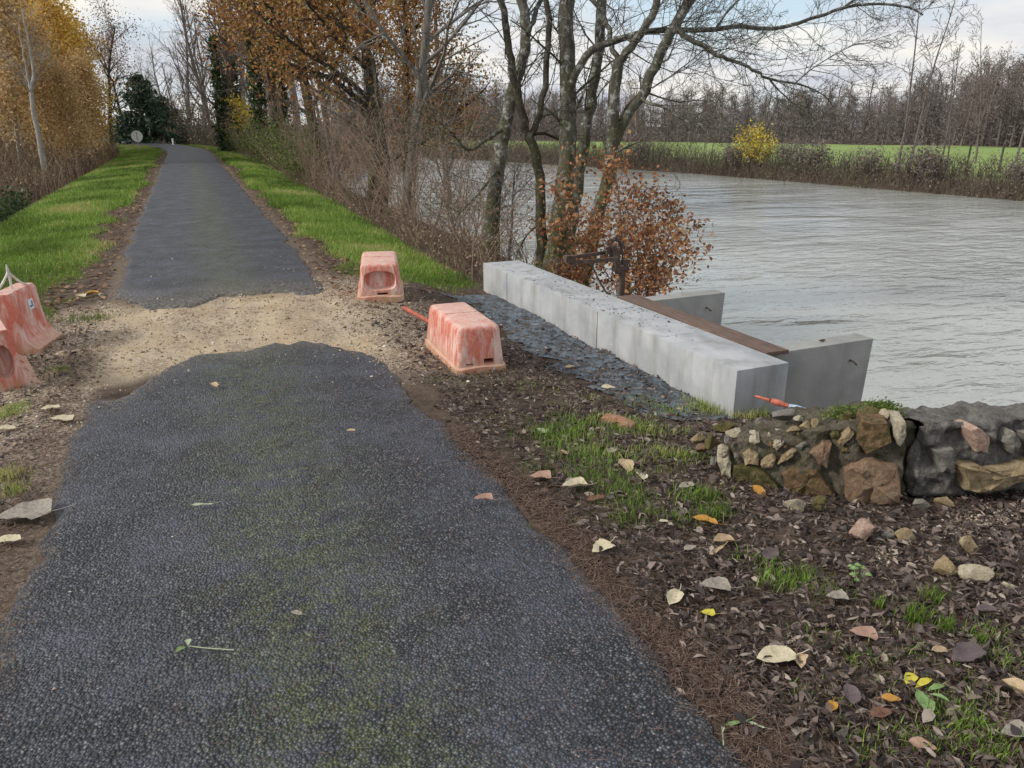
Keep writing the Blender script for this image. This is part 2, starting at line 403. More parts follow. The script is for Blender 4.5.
c = m.ramp(f, [(.25, (.09, .084, .078)), (.48, (.21, .20, .188)), (.75, (.35, .335, .315))])
c = m.mix(m.ramp(m.noise(7, 7, .72), [(.5, 0.0), (.66, .8)]), c, (.075, .062, .042))
nb = m.bump(m.noise(55, 8, .75), 1.0, .018, m.bump(m.noise(14, 6, .7), 1.0, .06)); MAT['mortar_grey'] = m.done(c, nb)
m = M('old_brick', .9, .15); MAT['brick'] = m.done(m.ramp(m.noise(14, 6, .7), [(.3, (.20, .095, .06)), (.55, (.34, .19, .13)), (.75, (.45, .35, .27))]), m.bump(m.noise(30, 5), .5, .01))

def bark(name, dark, mid, light, moss=0., lich=.3):
    m = M(name, .9, .15)
    f = m.noise(6, 7, .7, stretch=(2.2, 2.2, .55)); c = m.ramp(f, [(.28, dark), (.52, mid), (.78, light)])
    c = m.mix(m.ramp(m.noise(8.5, 6, .75), [(.53, 0.0), (.60, lich)]), c, (.42, .43, .41))
    if moss:
        z = m.n('SeparateXYZ', Vector=m.tc.outputs['Object']).outputs[2]
        mk = m.math('MULTIPLY', m.ramp(z, [(.0, 1.0), (.28, .35)]) if False else m.ramp(m.math('DIVIDE', z, 4.5), [(.05, 1.0), (.9, .12)]), m.ramp(m.noise(3.5, 6, .7), [(.40, 0.0), (.56, moss)]))
        c = m.mix(mk, c, m.ramp(m.noise(20, 3), [(.3, (.035, .045, .008)), (.7, (.10, .115, .02))]))
    return m.done(c, m.bump(f, .8, .04))
MAT['bark_lichen'] = bark('bark_lichen', (0.034, 0.030, 0.025), (0.098, 0.090, 0.078), (0.218, 0.213, 0.196), .85, .75)
MAT['bark_dark'] = bark('bark_dark', (0.022, 0.018, 0.015), (0.053, 0.044, 0.037), (0.106, 0.094, 0.081), .55, .25)
MAT['bark_grey'] = bark('bark_grey', (0.083, 0.072, 0.063), (0.173, 0.154, 0.138), (0.300, 0.277, 0.255), 0, .25)
MAT['bark_brown'] = bark('bark_brown', (0.068, 0.051, 0.039), (0.143, 0.109, 0.086), (0.240, 0.195, 0.158), 0, .1)
MAT['bark_far'] = bark('bark_far', (0.088, 0.072, 0.067), (0.152, 0.128, 0.120), (0.232, 0.200, 0.184), 0, .1)
MAT['bark_birch'] = bark('bark_pale', (.16, .145, .125), (.34, .32, .285), (.50, .475, .43), 0, .5)
MAT['stem'] = bark('dry_stem', (0.144, 0.101, 0.076), (0.269, 0.195, 0.150), (0.442, 0.342, 0.260), 0, .1)
MAT['lf_rust'] = leafmat('leaves_rust', [(0, (0.160, 0.069, 0.038)), (.4, (0.287, 0.124, 0.063)), (.8, (0.404, 0.196, 0.087)), (1, (0.468, 0.321, 0.141))])
MAT['lf_oak'] = leafmat('leaves_oak', [(0, (0.176, 0.084, 0.035)), (.45, (0.338, 0.155, 0.057)), (.8, (0.459, 0.257, 0.078)), (1, (0.365, 0.324, 0.095))])
MAT['lf_yellow'] = leafmat('leaves_yellow', [(0, (0.399, 0.236, 0.066)), (.4, (0.689, 0.426, 0.098)), (.8, (0.800, 0.607, 0.142)), (1, (0.761, 0.670, 0.226))])
MAT['lf_tan'] = leafmat('leaves_tan', [(0, (0.334, 0.220, 0.113)), (.5, (0.580, 0.395, 0.192)), (1, (0.800, 0.614, 0.328))])
MAT['lf_bright'] = leafmat('leaves_bright_yellow', [(0, (0.391, 0.287, 0.034)), (.6, (0.632, 0.494, 0.052)), (1, (0.713, 0.598, 0.115))])
MAT['lf_green'] = leafmat('leaves_green', [(0, (0.048, 0.080, 0.019)), (.5, (0.099, 0.160, 0.035)), (1, (0.208, 0.256, 0.056))])
MAT['lf_ivy'] = leafmat('leaves_ivy', [(0, (0.019, 0.038, 0.016)), (.5, (0.045, 0.080, 0.029)), (1, (0.096, 0.136, 0.051))], .45)
MAT['lf_conifer'] = leafmat('needles_dark', [(0, (0.017, 0.037, 0.024)), (.6, (0.041, 0.078, 0.048)), (1, (0.093, 0.145, 0.085))], .6, .1)
MAT['lf_brown'] = leafmat('leaves_brown', [(0, (0.128, 0.076, 0.048)), (.5, (0.238, 0.150, 0.093)), (1, (0.391, 0.264, 0.170))])
MAT['lf_farbrown'] = leafmat('far_twigs', [(0, (.15, .132, .130)), (.5, (.20, .172, .162)), (.85, (.25, .20, .17)), (1, (.31, .21, .14))], .8, .2)
MAT['grass'] = leafmat('grass_blades', [(0, (0.098, 0.147, 0.027)), (.35, (0.169, 0.280, 0.048)), (.68, (0.260, 0.392, 0.075)), (.85, (0.364, 0.406, 0.125)), (1, (0.468, 0.406, 0.188))], .5, .35)
MAT['litter'] = leafmat('leaf_litter', [(0, (0.023, 0.018, 0.018)), (.35, (0.062, 0.044, 0.039)), (.65, (0.113, 0.081, 0.069)), (.88, (0.190, 0.146, 0.126)), (1, (0.357, 0.300, 0.252))], .55, .1, .4)
MAT['needles'] = leafmat('rust_needles', [(0, (0.051, 0.032, 0.025)), (.5, (0.118, 0.073, 0.054)), (1, (0.214, 0.151, 0.117))], .7, .1)
MAT['chips'] = leafmat('gravel_chips', [(0, (0.130, 0.101, 0.078)), (.5, (0.299, 0.234, 0.176)), (.85, (0.520, 0.442, 0.351)), (1, (0.715, 0.650, 0.559))], .85, 0)
MAT['reed'] = leafmat('dry_reeds', [(0, (0.135, 0.093, 0.070)), (.5, (0.251, 0.171, 0.128)), (.85, (0.385, 0.292, 0.208)), (1, (0.231, 0.262, 0.099))], .8, .2)
MAT['bankreed'] = leafmat('bank_scrub', [(0, (0.083, 0.065, 0.058)), (.5, (0.156, 0.127, 0.108)), (.85, (0.239, 0.202, 0.156)), (1, (0.221, 0.230, 0.104))], .8, .2)
def drymat(name, col, vein, spots=.3):
    m = M(name, .65, .3)
    c = m.mix(m.ramp(m.noise(75, 6, .7), [(.4, 0.0), (.65, spots+.2)]), col, vein)
    c = m.mix(m.ramp(m.noise(160, 3, .6), [(.55, 0.0), (.7, .35)]), c, vein)
    return m.done(c, m.bump(m.noise(60, 4), .4, .004), transl=.15)
DRY = {'cream': drymat('dry_leaf_cream', (.62, .56, .40), (.34, .27, .17)), 'tan': drymat('dry_leaf_tan', (.50, .38, .245), (.26, .18, .105)),
       'grey': drymat('dry_leaf_grey', (.38, .34, .29), (.15, .125, .105), .5), 'orange': drymat('dry_leaf_orange', (.52, .27, .055), (.24, .12, .04)),
       'pink': drymat('dry_leaf_pinkish', (.42, .27, .21), (.22, .125, .09)), 'brown': drymat('dry_leaf_brown', (.20, .105, .07), (.085, .05, .035)),
       'yellow': drymat('leaf_yellow', (.60, .52, .06), (.36, .34, .08)), 'purple': drymat('dry_leaf_purple', (.145, .11, .115), (.07, .052, .055)),
       'green': drymat('leaf_green', (.22, .33, .13), (.12, .2, .07)), 'pale': drymat('leaf_pale_green', (.42, .47, .33), (.25, .30, .18))}

# ================================================================== THE SETTING
def geo(a, b, s0, q):
    o = [a]; s = s0
    while o[-1] < b: o.append(o[-1]+s); s *= q
    return o
us = sorted(set([round(-3.6 - t, 4) for t in geo(0, 420, .12, 1.16)[1:]] + [round(t, 4) for t in np.arange(-3.6, 5.2, .055)] + [round(5.2+t, 4) for t in geo(0, 560, .10, 1.05)]))
ys = sorted(set([round(.4 - t, 4) for t in geo(0, 60, .1, 1.25)[1:]] + [round(t, 4) for t in np.arange(.4, 9.2, .055)] + [round(9.2+t, 4) for t in geo(0, 700, .07, 1.03)]))
us = np.array(us); ys = np.array(ys)
U, Y = np.meshgrid(us, ys); X = U + shift(Y); Z = height(X, Y)
nx, ny = len(us), len(ys)
idx = np.arange(nx*ny).reshape(ny, nx)
F = np.stack([idx[:-1, :-1], idx[:-1, 1:], idx[1:, 1:], idx[1:, :-1]], -1).reshape(-1, 4)
wob = (fbm(X*1.3, Y*1.3, 2)-.5)
def zones(X, Y):
    U = X - shift(Y); wob = (fbm(X*1.3, Y*1.3, 2)-.5)
    sand = sst(5.35, 5.75, Y+wob*.5)*sst(8.3, 7.75, Y+wob*.5)*sst(-1.35, -.85, U+wob*.5)*sst(1.75, 1.2, U+wob*.5)
    ge = (sst(-1.8, -1.1, U+wob*.5)*sst(-.7, -.9, U)*sst(3.4, 5.2, Y)*sst(8.5, 7.3, Y) + sst(2.2, 1.5, U+wob*.6)*sst(1.0, 1.1, U)*sst(4.6, 5.6, Y+wob)*sst(9.5, 8.0, Y)
          + sst(-1.05, -.9, U+wob*.2)*sst(-.7, -.8, U)*.35 + .25*sst(1.45, 1.3, U+wob*.3)*sst(1.1, 1.2, U)*sst(8, 10, Y))
    gl = sst(-1.25, -1.6, U+wob*1.1)*sst(-3.6, -3.2, U)*sst(6.9, 7.9, Y+wob*1.5)
    gr = sst(1.45, 1.8, U+wob*1.0)*sst(3.3, 2.8, U)*sst(8.0, 9.2, Y+wob*1.5)
    d = U - np.interp(Y, UF_Y, UF_X)
    field = sst(1.2, 2.5, d)*sst(128, 118, np.hypot(X, Y)+(fbm(X*.1, Y*.1, 3)-.5)*24)
    lf = sst(-6, -9, U)*.6
    return sand, np.clip(ge, 0, 1), np.clip(gl+gr+lf, 0, 1), field
sand_, ge_, gr_, fi_ = zones(X, Y)
ground = mesh('ground', np.stack([X, Y, Z], -1).reshape(-1, 3), F, MAT['ground'], smooth=True,
              attrs=dict(sand=sand_.ravel(), gravel=ge_.ravel(), grass=gr_.ravel(), field=fi_.ravel()))
tag(ground, 'brown soil, verge and meadow ground around the path and river', kind='structure')

def roadpiece(name, ylo, yhi, n, mlen, label):
    lab_ = label
    s = np.linspace(0, 1, n); V = []; dust = []
    xs_ref = np.linspace(-.95, 1.2, n)
    lo = ylo(xs_ref); hi = yhi(xs_ref)
    for j in range(mlen+1):
        t = j/mlen; t = t*t if hi.max() > 30 else t
        yy = lo + (hi-lo)*t
        xl = np.interp(yy, [-5, 6.5, 12, 80], [-.78, -.76, -.93, -.98]) + (fbm(yy*2.5, yy*0+1.7, 8)-.5)*.20 + (vn(yy*17, yy*0, 4)-.5)*.04
        xr = np.interp(yy, [-5, 2.3, 6, 11, 80], [1.2, 1.24, 1.06, 1.2, 1.15]) + (fbm(yy*2.5, yy*0+9.7, 8)-.5)*.20 + (vn(yy*17, yy*0+3, 4)-.5)*.04
        xx = xl + (xr-xl)*s
        ed = np.minimum(np.minimum(s, 1-s)*2.0, 1)
        zed = .014*np.clip(ed/.035, 0, 1) + .012*np.sin(s*math.pi) - .022
        zed = zed + .003
        de = sst(.10, .0, ed) * .35
        dn = np.abs(yy-(hi if hi.max() < 30 else lo))
        zed = zed - .05*sst(.20, .0, dn)
        de = np.maximum(de, sst(.55 if hi.max() < 30 else 1.3, .0, dn)*.85)
        V.append(np.stack([xx + shift(yy), yy, zed], -1)); dust.append(de)
    V = np.array(V); idx = np.arange(n*(mlen+1)).reshape(mlen+1, n)
    F = np.stack([idx[:-1, :-1], idx[:-1, 1:], idx[1:, 1:], idx[1:, :-1]], -1).reshape(-1, 4)
    o = mesh(name, V.reshape(-1, 3), F, MAT['asphalt'], smooth=True, attrs=dict(dust=np.array(dust).ravel()))
    return tag(o, label, kind='structure')
pn = np.array([G(*p)[:2] for p in [(88, 400), (120, 385), (180, 357), (250, 346), (300, 341), (340, 338), (378, 352)]])
pf = np.array([G(*p)[:2] for p in [(110, 298), (140, 308), (180, 305), (215, 297), (260, 294), (325, 290)]])
jit = lambda x, s: (fbm(x*4, x*0+s, 3, 5)-.5)*.34
roadpiece('road', lambda x: x*0-3.0, lambda x: np.interp(x, pn[:, 0], pn[:, 1]) + .12 + jit(x, 1), 90, 150, 'dark chipped asphalt path nearest the viewer with mossy middle')
roadpiece('road', lambda x: np.interp(x, pf[:, 0], pf[:, 1]) - .14 + jit(x, 5), lambda x: x*0+110, 70, 260, 'dark asphalt path beyond the sandy repair running to the trees')

# the river
wy = np.array(sorted(set(list(np.arange(-40, 130, 4.0)) + list(np.arange(130, 420, 25.0)))))
nu = 12; V = []
for yy in wy:
    for k in range(nu): V.append((float(shift(yy)) + 3.8 + (float(np.interp(yy, UF_Y, UF_X))+1.5-3.8)*k/(nu-1), yy, WATER_Z))
idx = np.arange(len(wy)*nu).reshape(len(wy), nu)
F = np.stack([idx[:-1, :-1], idx[:-1, 1:], idx[1:, 1:], idx[1:, :-1]], -1).reshape(-1, 4)
tag(mesh('river', V, F, MAT['water']), 'wide pale grey rippled river', kind='structure')

# ================================================================== CONCRETE INTAKE
def bmbox(bm, lo, hi, bev=0.0):
    r = bmesh.ops.create_cube(bm, size=1)['verts']
    lo = Vector(lo); hi = Vector(hi)
    for v in r: v.co = Vector((lo[i] + (v.co[i]+.5)*(hi[i]-lo[i]) for i in range(3)))
    if bev:
        es = list({e for v in r for e in v.link_edges})
        bmesh.ops.bevel(bm, geom=es, offset=bev, segments=2, profile=.6, affect='EDGES')
def beam_pt(x, y, z): return Vector((x, y, z))
# the beam: near left foot at (3.25, 4.0), far left foot at (3.08, 8.52)
ax = Vector((3.08-3.25, 8.52-4.0, 0)); BL = ax.length; brz = math.atan2(-ax.x, ax.y)
beam = thing('concrete_beam', (3.25, 4.0, -.30), 'long pale square concrete beam lying beside the path', 'beam', rz=brz)
edges_y = [0, .92, 1.86, 2.55, 3.23, 3.84, BL]
for k in range(6):
    bm = bmesh.new(); bmbox(bm, (0, edges_y[k] + (.0012 if k else 0), 0), (.45, edges_y[k+1] - (.0012 if k < 5 else 0), .355 + [0, .001, -.001, .001, 0, .001][k]), .004)
    for v in bm.verts: v.co.x += .003*math.sin(k*2.1) * (1 if v.co.x < .2 else 0)
    shade_angle(from_bm('cast_section', bm, MAT['concrete'], beam), 30)
bm = bmesh.new(); bmbox(bm, (.02, .05, .03), (.43, BL-.05, .345)); from_bm('joint_filler', bm, MAT['joint'], beam)

def wing(y0, y1, x0, x1, top, label, hooky):
    t = thing('wing_wall', (x0, y0, -2.2), label, 'wall', 'concrete wing walls in the water')
    bm = bmesh.new(); bmbox(bm, (0, 0, 0), (x1-x0, y1-y0, 2.2+top), .012)
    for v in bm.verts:
        if v.co.x > .5: v.co.x += (v.co.z-2.2)*.05 - 0.0
        if v.co.x > .5 and v.co.z > 2: v.co.z += .015
    shade_angle(from_bm('slab', bm, MAT['concrete_grey'], t), 30)
    p = [(x1-x0-.22+a, b, 2.2+c) for a, b, c in [(0, .02, hooky), (0, -.03, hooky), (.012, -.045, hooky-.012), (.03, -.045, hooky-.03)]]
    V, F = tubes([(p, [.008]*4, 6)]); mesh('lifting_hook', V, F, MAT['iron'], t)
    return t
w1 = wing(4.38, 4.56, 3.70, 4.86, 0.0, 'nearer grey concrete wing wall standing out into the water', -.14)
w2 = wing(6.24, 6.42, 3.60, 4.83, 0.0, 'farther grey concrete wing wall behind the brown plank', -.12)
# small stone left on the nearer slab
def rock(name, loc, size, mat, seed, label, group=None, flat=.6, rz=0, sub=3):
    bm = bmesh.new(); bmesh.ops.create_icosphere(bm, subdivisions=sub, radius=1)
    r = random.Random(seed); pl = [(Vector((r.gauss(0, 1), r.gauss(0, 1), r.gauss(0, 1))).normalized(), r.uniform(.38, .72)) for _ in range(11)]
    for v in bm.verts:
        for n_, d_ in pl:
            q = v.co.dot(n_)
            if q > d_: v.co -= n_*(q-d_)
        v.co *= 1 + .10*mnoise.noise(v.co*2.3 + Vector((seed, 0, 0))) + .05*mnoise.noise(v.co*6 + Vector((0, seed, 0)))
        v.co = Vector((v.co.x*size[0], v.co.y*size[1], v.co.z*size[2]))
    mz = min(v.co.z for v in bm.verts)
    for v in bm.verts: v.co.z -= mz
    o = from_bm(name, bm, mat); shade_angle(o, 24)
    o.location = loc; o.rotation_euler = (0, 0, rz)
    if label: tag(o, label, 'stone', group)
    return o
q = G(822, 341, .015); rock('stone', (q[0], 4.47, .012), (.035, .02, .012), MAT['st_brown'], 3, 'tiny brown clod lying on top of the nearer wing wall')

# the plank laid along the river side of the beam
bm = bmesh.new(); bmbox(bm, (0, 0, 0), (.21, 2.08, .032), .004)
for v in bm.verts: v.co.z += .010*math.sin(v.co.y*1.6); v.co.x += .006*math.sin(v.co.y*3)
plk = from_bm('plank', bm, MAT['plank']); plk.location = (3.715, 4.27, .024); plk.rotation_euler = (0, R(1), R(1.5))
shade_angle(plk, 30); tag(plk, 'brown weathered wooden plank lying across both wing walls', 'plank')

# wet bluish sheet along the foot of the beam
bm = bmesh.new(); nxs, nys = 14, 90; vs = []
for j in range(nys+1):
    t = j/nys; yy = 3.95 + t*4.25
    xl = np.interp(yy, [3.9, 4.4, 5.0, 6.0, 7.0, 8.3], [2.78, 2.62, 2.50, 2.46, 2.50, 2.56]) + (float(fbm(yy*5, 3, 1))-.5)*.42
    xr = 3.25 + (yy-4.0)*(-.17/4.52) - .012
    vs.append([bm.verts.new((xl+(xr-xl)*i/nxs, yy, H1(xl+(xr-xl)*i/nxs, yy) + .006 + .035*(float(fbm((xl+(xr-xl)*i/nxs)*9, yy*9, 6))-.5))) for i in range(nxs+1)])
for j in range(nys):
    for i in range(nxs): bm.faces.new((vs[j][i], vs[j][i+1], vs[j+1][i+1], vs[j+1][i]))
tag(from_bm('wet_strip', bm, MAT['wet'], smooth=True), 'wet dark bluish sheet strewn with debris along the foot of the beam', 'sheet')

# the old iron sluice winch
wy0 = 6.62; P0 = AY(621, 300, wy0)
wn_ = thing('sluice_winch', (P0[0], wy0, -.45), 'rusty iron sluice winch with crossbars on a post behind the beam', 'winch')
def wl(px, py, y=wy0):
    p = AY(px, py, y); return (p[0]-P0[0], p[1]-wy0, p[2]+.45)
bm = bmesh.new(); z1 = wl(621, 268)[2]; bmbox(bm, (-.025, -.025, -.6), (.025, .025, z1), .006); from_bm('post', bm, MAT['iron'], wn_)
def barmesh(name, a, b, h, wd):
    a = Vector(a); b = Vector(b); d = b-a; bm = bmesh.new(); bmbox(bm, (0, -wd/2, -h/2), (d.length, wd/2, h/2), .005)
    M4 = Matrix.Translation(a) @ d.to_track_quat('X', 'Z').to_matrix().to_4x4(); bm.transform(M4); return from_bm(name, bm, MAT['iron'], wn_)
barmesh('crossbar', wl(567, 258), wl(616, 251, 6.7), .034, .03)
barmesh('crossbar', wl(570, 263), wl(617, 259, 6.55), .040, .035)
barmesh('end_cleat', wl(565, 259), wl(573, 259), .07, .07)
barmesh('bracket', wl(613, 246), wl(619, 273), .06, .06)
barmesh('bracket', wl(613, 270), wl(628, 268), .035, .07)
V, F = tubes([([(wl(615, 248)[0]+.075*math.cos(a), .0, wl(615, 248)[2]+.075*math.sin(a)) for a in np.linspace(0, 2*math.pi, 19)], [.016]*19, 6)])
gring = mesh('gear_ring', V, F, MAT['iron'], wn_)
for k in range(12):
    a = k*math.pi/6; c0 = wl(615, 248)
    bm = bmesh.new(); bmbox(bm, (-.012, -.012, -.01), (.012, .012, .018))
    bm.transform(Matrix.Translation((c0[0]+.09*math.cos(a), 0, c0[2]+.09*math.sin(a))) @ Matrix.Rotation(-a+math.pi/2, 4, 'Y')); from_bm('tooth', bm, MAT['iron'], gring)
barmesh('pawl', wl(622, 262), wl(629, 262), .05, .05)

# red spindle with taped end behind the stone wall
A = G(755, 396, .17); B = G(789, 406, .16); C_ = G(806, 411, .15)
sp = thing('red_spindle', tuple(A), 'red painted screw rod with pale blue taped end on the stone wall', 'rod')
def rel(p): return tuple(np.asarray(p)-A)
V, F = tubes([([rel(A), rel(A*.55+B*.45)], [.007, .010], 8), ]); mesh('rod', V, F, MAT['redpaint'], sp)
V, F = tubes([([rel(A*.52+B*.48), rel(A*.5+B*.5), rel(A*.25+B*.75), rel(A*.2+B*.8), rel(B)], [.011, .017, .019, .014, .013], 8)]); mesh('sleeve', V, F, MAT['redpaint'], sp)
V, F = tubes([([rel(B*1.0), rel(B*.6+C_*.4), rel(C_), rel(C_+np.array([.05, -.02, -.03]))], [.013, .019, .016, .020], 8)]); mesh('tape', V, F, MAT['tape'], sp)

# ================================================================== RED PLASTIC BARRIERS
def punch(bm, face, holes):
    """holes: list of (loop of Vectors in the face plane, inward vector, inner scale)"""
    edges = list(face.edges); nrm = face.normal.copy()
    bmesh.ops.delete(bm, geom=[face], context='FACES_ONLY')
    loops = []
    for lp, inn, sc in holes:
        vs = [bm.verts.new(p) for p in lp]
        es = [bm.edges.new((vs[i], vs[(i+1) % len(vs)])) for i in range(len(vs))]
        loops.append((vs, inn, sc)); edges += es
    bmesh.ops.triangle_fill(bm, use_beauty=True, use_dissolve=False, edges=edges, normal=nrm)
    for vs, inn, sc in loops:
        cen = sum((v.co for v in vs), Vector())/len(vs)
        iv = [bm.verts.new(cen + (v.co-cen)*sc + inn) for v in vs]
        for i in range(len(vs)):
            j = (i+1) % len(vs); bm.faces.new((vs[i], vs[j], iv[j], iv[i]))
        bm.faces.new(iv)
def tub_barrier(loc, rz, LEN, WB, WT, HT, label, arch, slots, tilt=(0, 0)):
    t = thing('barrier', loc, label, 'barrier', 'faded red plastic barriers beside the path', rz)
    t.rotation_euler = (tilt[0], tilt[1], rz)
    bm = bmesh.new()
    e = .035
    lo = [(-WB/2, 0, .03), (WB/2, 0, .03), (WB/2, LEN, .03), (-WB/2, LEN, .03)]
    hi = [(-WT/2, e, HT), (WT/2, e, HT), (WT/2, LEN-e, HT), (-WT/2, LEN-e, HT)]
    a = [bm.verts.new(p) for p in lo]; b = [bm.verts.new(p) for p in hi]
    bm.faces.new(a[::-1]); bm.faces.new(b)
    for i in range(4): bm.faces.new((a[i], a[(i+1) % 4], b[(i+1) % 4], b[i]))
    bm.normal_update()
    es = [ed for ed in bm.edges if not all(v.co.z < .04 for v in ed.verts)]
    bmesh.ops.bevel(bm, geom=es, offset=.038, segments=4, profile=.5, affect='EDGES'); bm.normal_update()
    ff = max((f for f in bm.faces if f.normal.y < -.8), key=lambda f: f.calc_area())
    def on(x, z):
        return Vector((x, e*(z-.03)/(HT-.03), z))
    holes = []
    if arch: holes.append(([on(.34*WB*math.copysign(abs(math.cos(q))**.6, math.cos(q))*(1.08-.5*(math.sin(q) > 0)*math.sin(q)**4*.5), .195 + .095*math.copysign(abs(math.sin(q))**.6, math.sin(q))) for q in np.linspace(0, 2*math.pi, 25)[:-1]], Vector((0, .075, 0)), .78))
    for (x0, x1, z0, z1) in slots: holes.append(([on(x0, z0), on(x1, z0), on(x1, z1), on(x0, z1)], Vector((0, .12, 0)), .96))
    punch(bm, ff, holes)
    bmesh.ops.recalc_face_normals(bm, faces=bm.faces)
    o = from_bm('body', bm, MAT['red'], t); shade_angle(o, 40)
    # the widened foot, dragged and uneven
    bm = bmesh.new()
    n = 40
    def ringpt(q, g, z):
        cx = max(-1, min(1, math.cos(q)*1.35)); cy = max(-1, min(1, math.sin(q)*1.35))
        return (cx*(WB/2+g), LEN/2 + cy*(LEN/2+g), z)
    r0 = [bm.verts.new(ringpt(2*math.pi*i/n, .018, -.02 + .008*math.sin(i*1.7))) for i in range(n)]
    r1 = [bm.verts.new(ringpt(2*math.pi*i/n, .014, .040 + .005*math.sin(i*.9))) for i in range(n)]
    r2 = [bm.verts.new(ringpt(2*math.pi*i/n, -.012, .058)) for i in range(n)]
    for i in range(n):
        j = (i+1) % n
        bm.faces.new((r0[i], r0[j], r1[j], r1[i])); bm.faces.new((r1[i], r1[j], r2[j], r2[i]))
    o = from_bm('foot', bm, MAT['red'], t); shade_angle(o, 40)
    # moulded seam across the top
    bm = bmesh.new(); bmbox(bm, (-WT/2+.03, LEN*.52, HT-.002), (WT/2-.03, LEN*.535, HT+.003)); from_bm('seam', bm, MAT['red'], t)
    return t
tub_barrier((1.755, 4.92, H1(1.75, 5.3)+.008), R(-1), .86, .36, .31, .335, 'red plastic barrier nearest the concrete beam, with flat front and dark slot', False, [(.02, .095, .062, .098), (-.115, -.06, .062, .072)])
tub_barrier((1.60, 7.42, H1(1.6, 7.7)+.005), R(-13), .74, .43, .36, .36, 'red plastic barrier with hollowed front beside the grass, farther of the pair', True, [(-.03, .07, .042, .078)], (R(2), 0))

def jersey(loc, rz, LEN, s, label, recess, foot_holes):
    t = thing('barrier', loc, label, 'barrier', 'faded red plastic barriers beside the path', rz)
    half = [(.205, 0), (.205, .045), (.17, .062), (.130, .105), (.105, .17), (.09, .25), (.078, .44), (.06, .47)]
    prof = [(x*s, z*s) for x, z in half] + [(-x*s, z*s) for x, z in half[::-1]]
    bm = bmesh.new()
    A = [bm.verts.new((x, 0.012*z, z)) for x, z in prof]; Bv = [bm.verts.new((x, LEN-.012*z, z)) for x, z in prof]
    n = len(prof); side = []
    for i in range(n):
        j = (i+1) % n; side.append(bm.faces.new((A[i], A[j], Bv[j], Bv[i])))
    fa = bm.faces.new(A[::-1]); bm.faces.new(Bv)
    bm.normal_update()
    if recess:
        punch(bm, fa, [([Vector((.062*s*math.cos(q), .012*(.24*s+.13*s*math.sin(q)), .24*s + .13*s*math.sin(q))) for q in np.linspace(0, 2*math.pi, 15)[:-1]], Vector((0, .10, 0)), .85)])
    if foot_holes:
        bm.normal_update()
        f = next(f for f in bm.faces if len(f.verts) == 4 and all(abs(v.co.x) in (abs(v.co.x),) and v.co.x > .125*s and v.co.z > .055*s and v.co.z < .11*s for v in f.verts))
        pa = Vector((.17*s, 0, .062*s)); pb = Vector((.13*s, 0, .105*s)); mid = (pa+pb)/2; dv = (pb-pa).normalized()
        holes = []
        for yc in foot_holes: holes.append(([mid + dv*.018*math.cos(q) + Vector((0, yc + .035*math.sin(q), 0)) for q in np.linspace(0, 2*math.pi, 9)[:-1]], Vector((-.02, 0, -.04)), .9))
        punch(bm, f, holes)
    bmesh.ops.recalc_face_normals(bm, faces=bm.faces)
    o = from_bm('body', bm, MAT['red'], t); shade_angle(o, 45)
    return t
zc = H1(-1.4, 6.8)
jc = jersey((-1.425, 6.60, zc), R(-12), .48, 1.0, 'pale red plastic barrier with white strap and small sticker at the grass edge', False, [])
bm = bmesh.new(); bmbox(bm, (-.0015, -.045, -.04), (.0015, .045, .04), 0); st_ = from_bm('sticker', bm, MAT['sticker'], jc); st_.location = (.0885, .30, .335); st_.rotation_euler = (0, R(-4), 0)
bm = bmesh.new(); bmbox(bm, (.0016, -.03, -.022), (.0026, .028, -.006), 0); bmbox(bm, (.0016, .006, -.002), (.0026, .03, .022), 0); s2 = from_bm('sticker_print', bm, MAT['blue'], st_)
apex = np.array([.0, .24, .60])
for a, b in (((-.06, .05, .462), 1), ((.05, .43, .455), 2)):
    pts = [tuple(np.array(a)*(1-k) + apex*k + np.array([0, 0, -.02*math.sin(k*math.pi)])) for k in np.linspace(0, 1, 7)]
    V, F = tubes([(pts, [.009]*7, 6)]); mesh('strap', V, F, MAT['strap'], jc)
V, F = tubes([([(0, .24, .46), (0.004, .24, .55), (0, .24, .60), (0, .235, .66)], [.008, .01, .014, .004], 7)]); mesh('strap_knot', V, F, MAT['strap'], jc)
zd = H1(-1.4, 6.0)
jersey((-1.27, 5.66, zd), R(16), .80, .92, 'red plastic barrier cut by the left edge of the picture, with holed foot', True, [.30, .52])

# red pole lying between the two tub barriers
A = G(404, 308, .02); B = G(430, 322, .03)
V, F = tubes([([tuple(A + (B-A)*k) for k in np.linspace(0, 1.2, 5)], [.02]*5, 8)])
o = mesh('pole', V - A, F, MAT['redpaint'], smooth=True); o.location = tuple(A); tag(o, 'short faded red pole on the ground between the two barriers', 'pole')

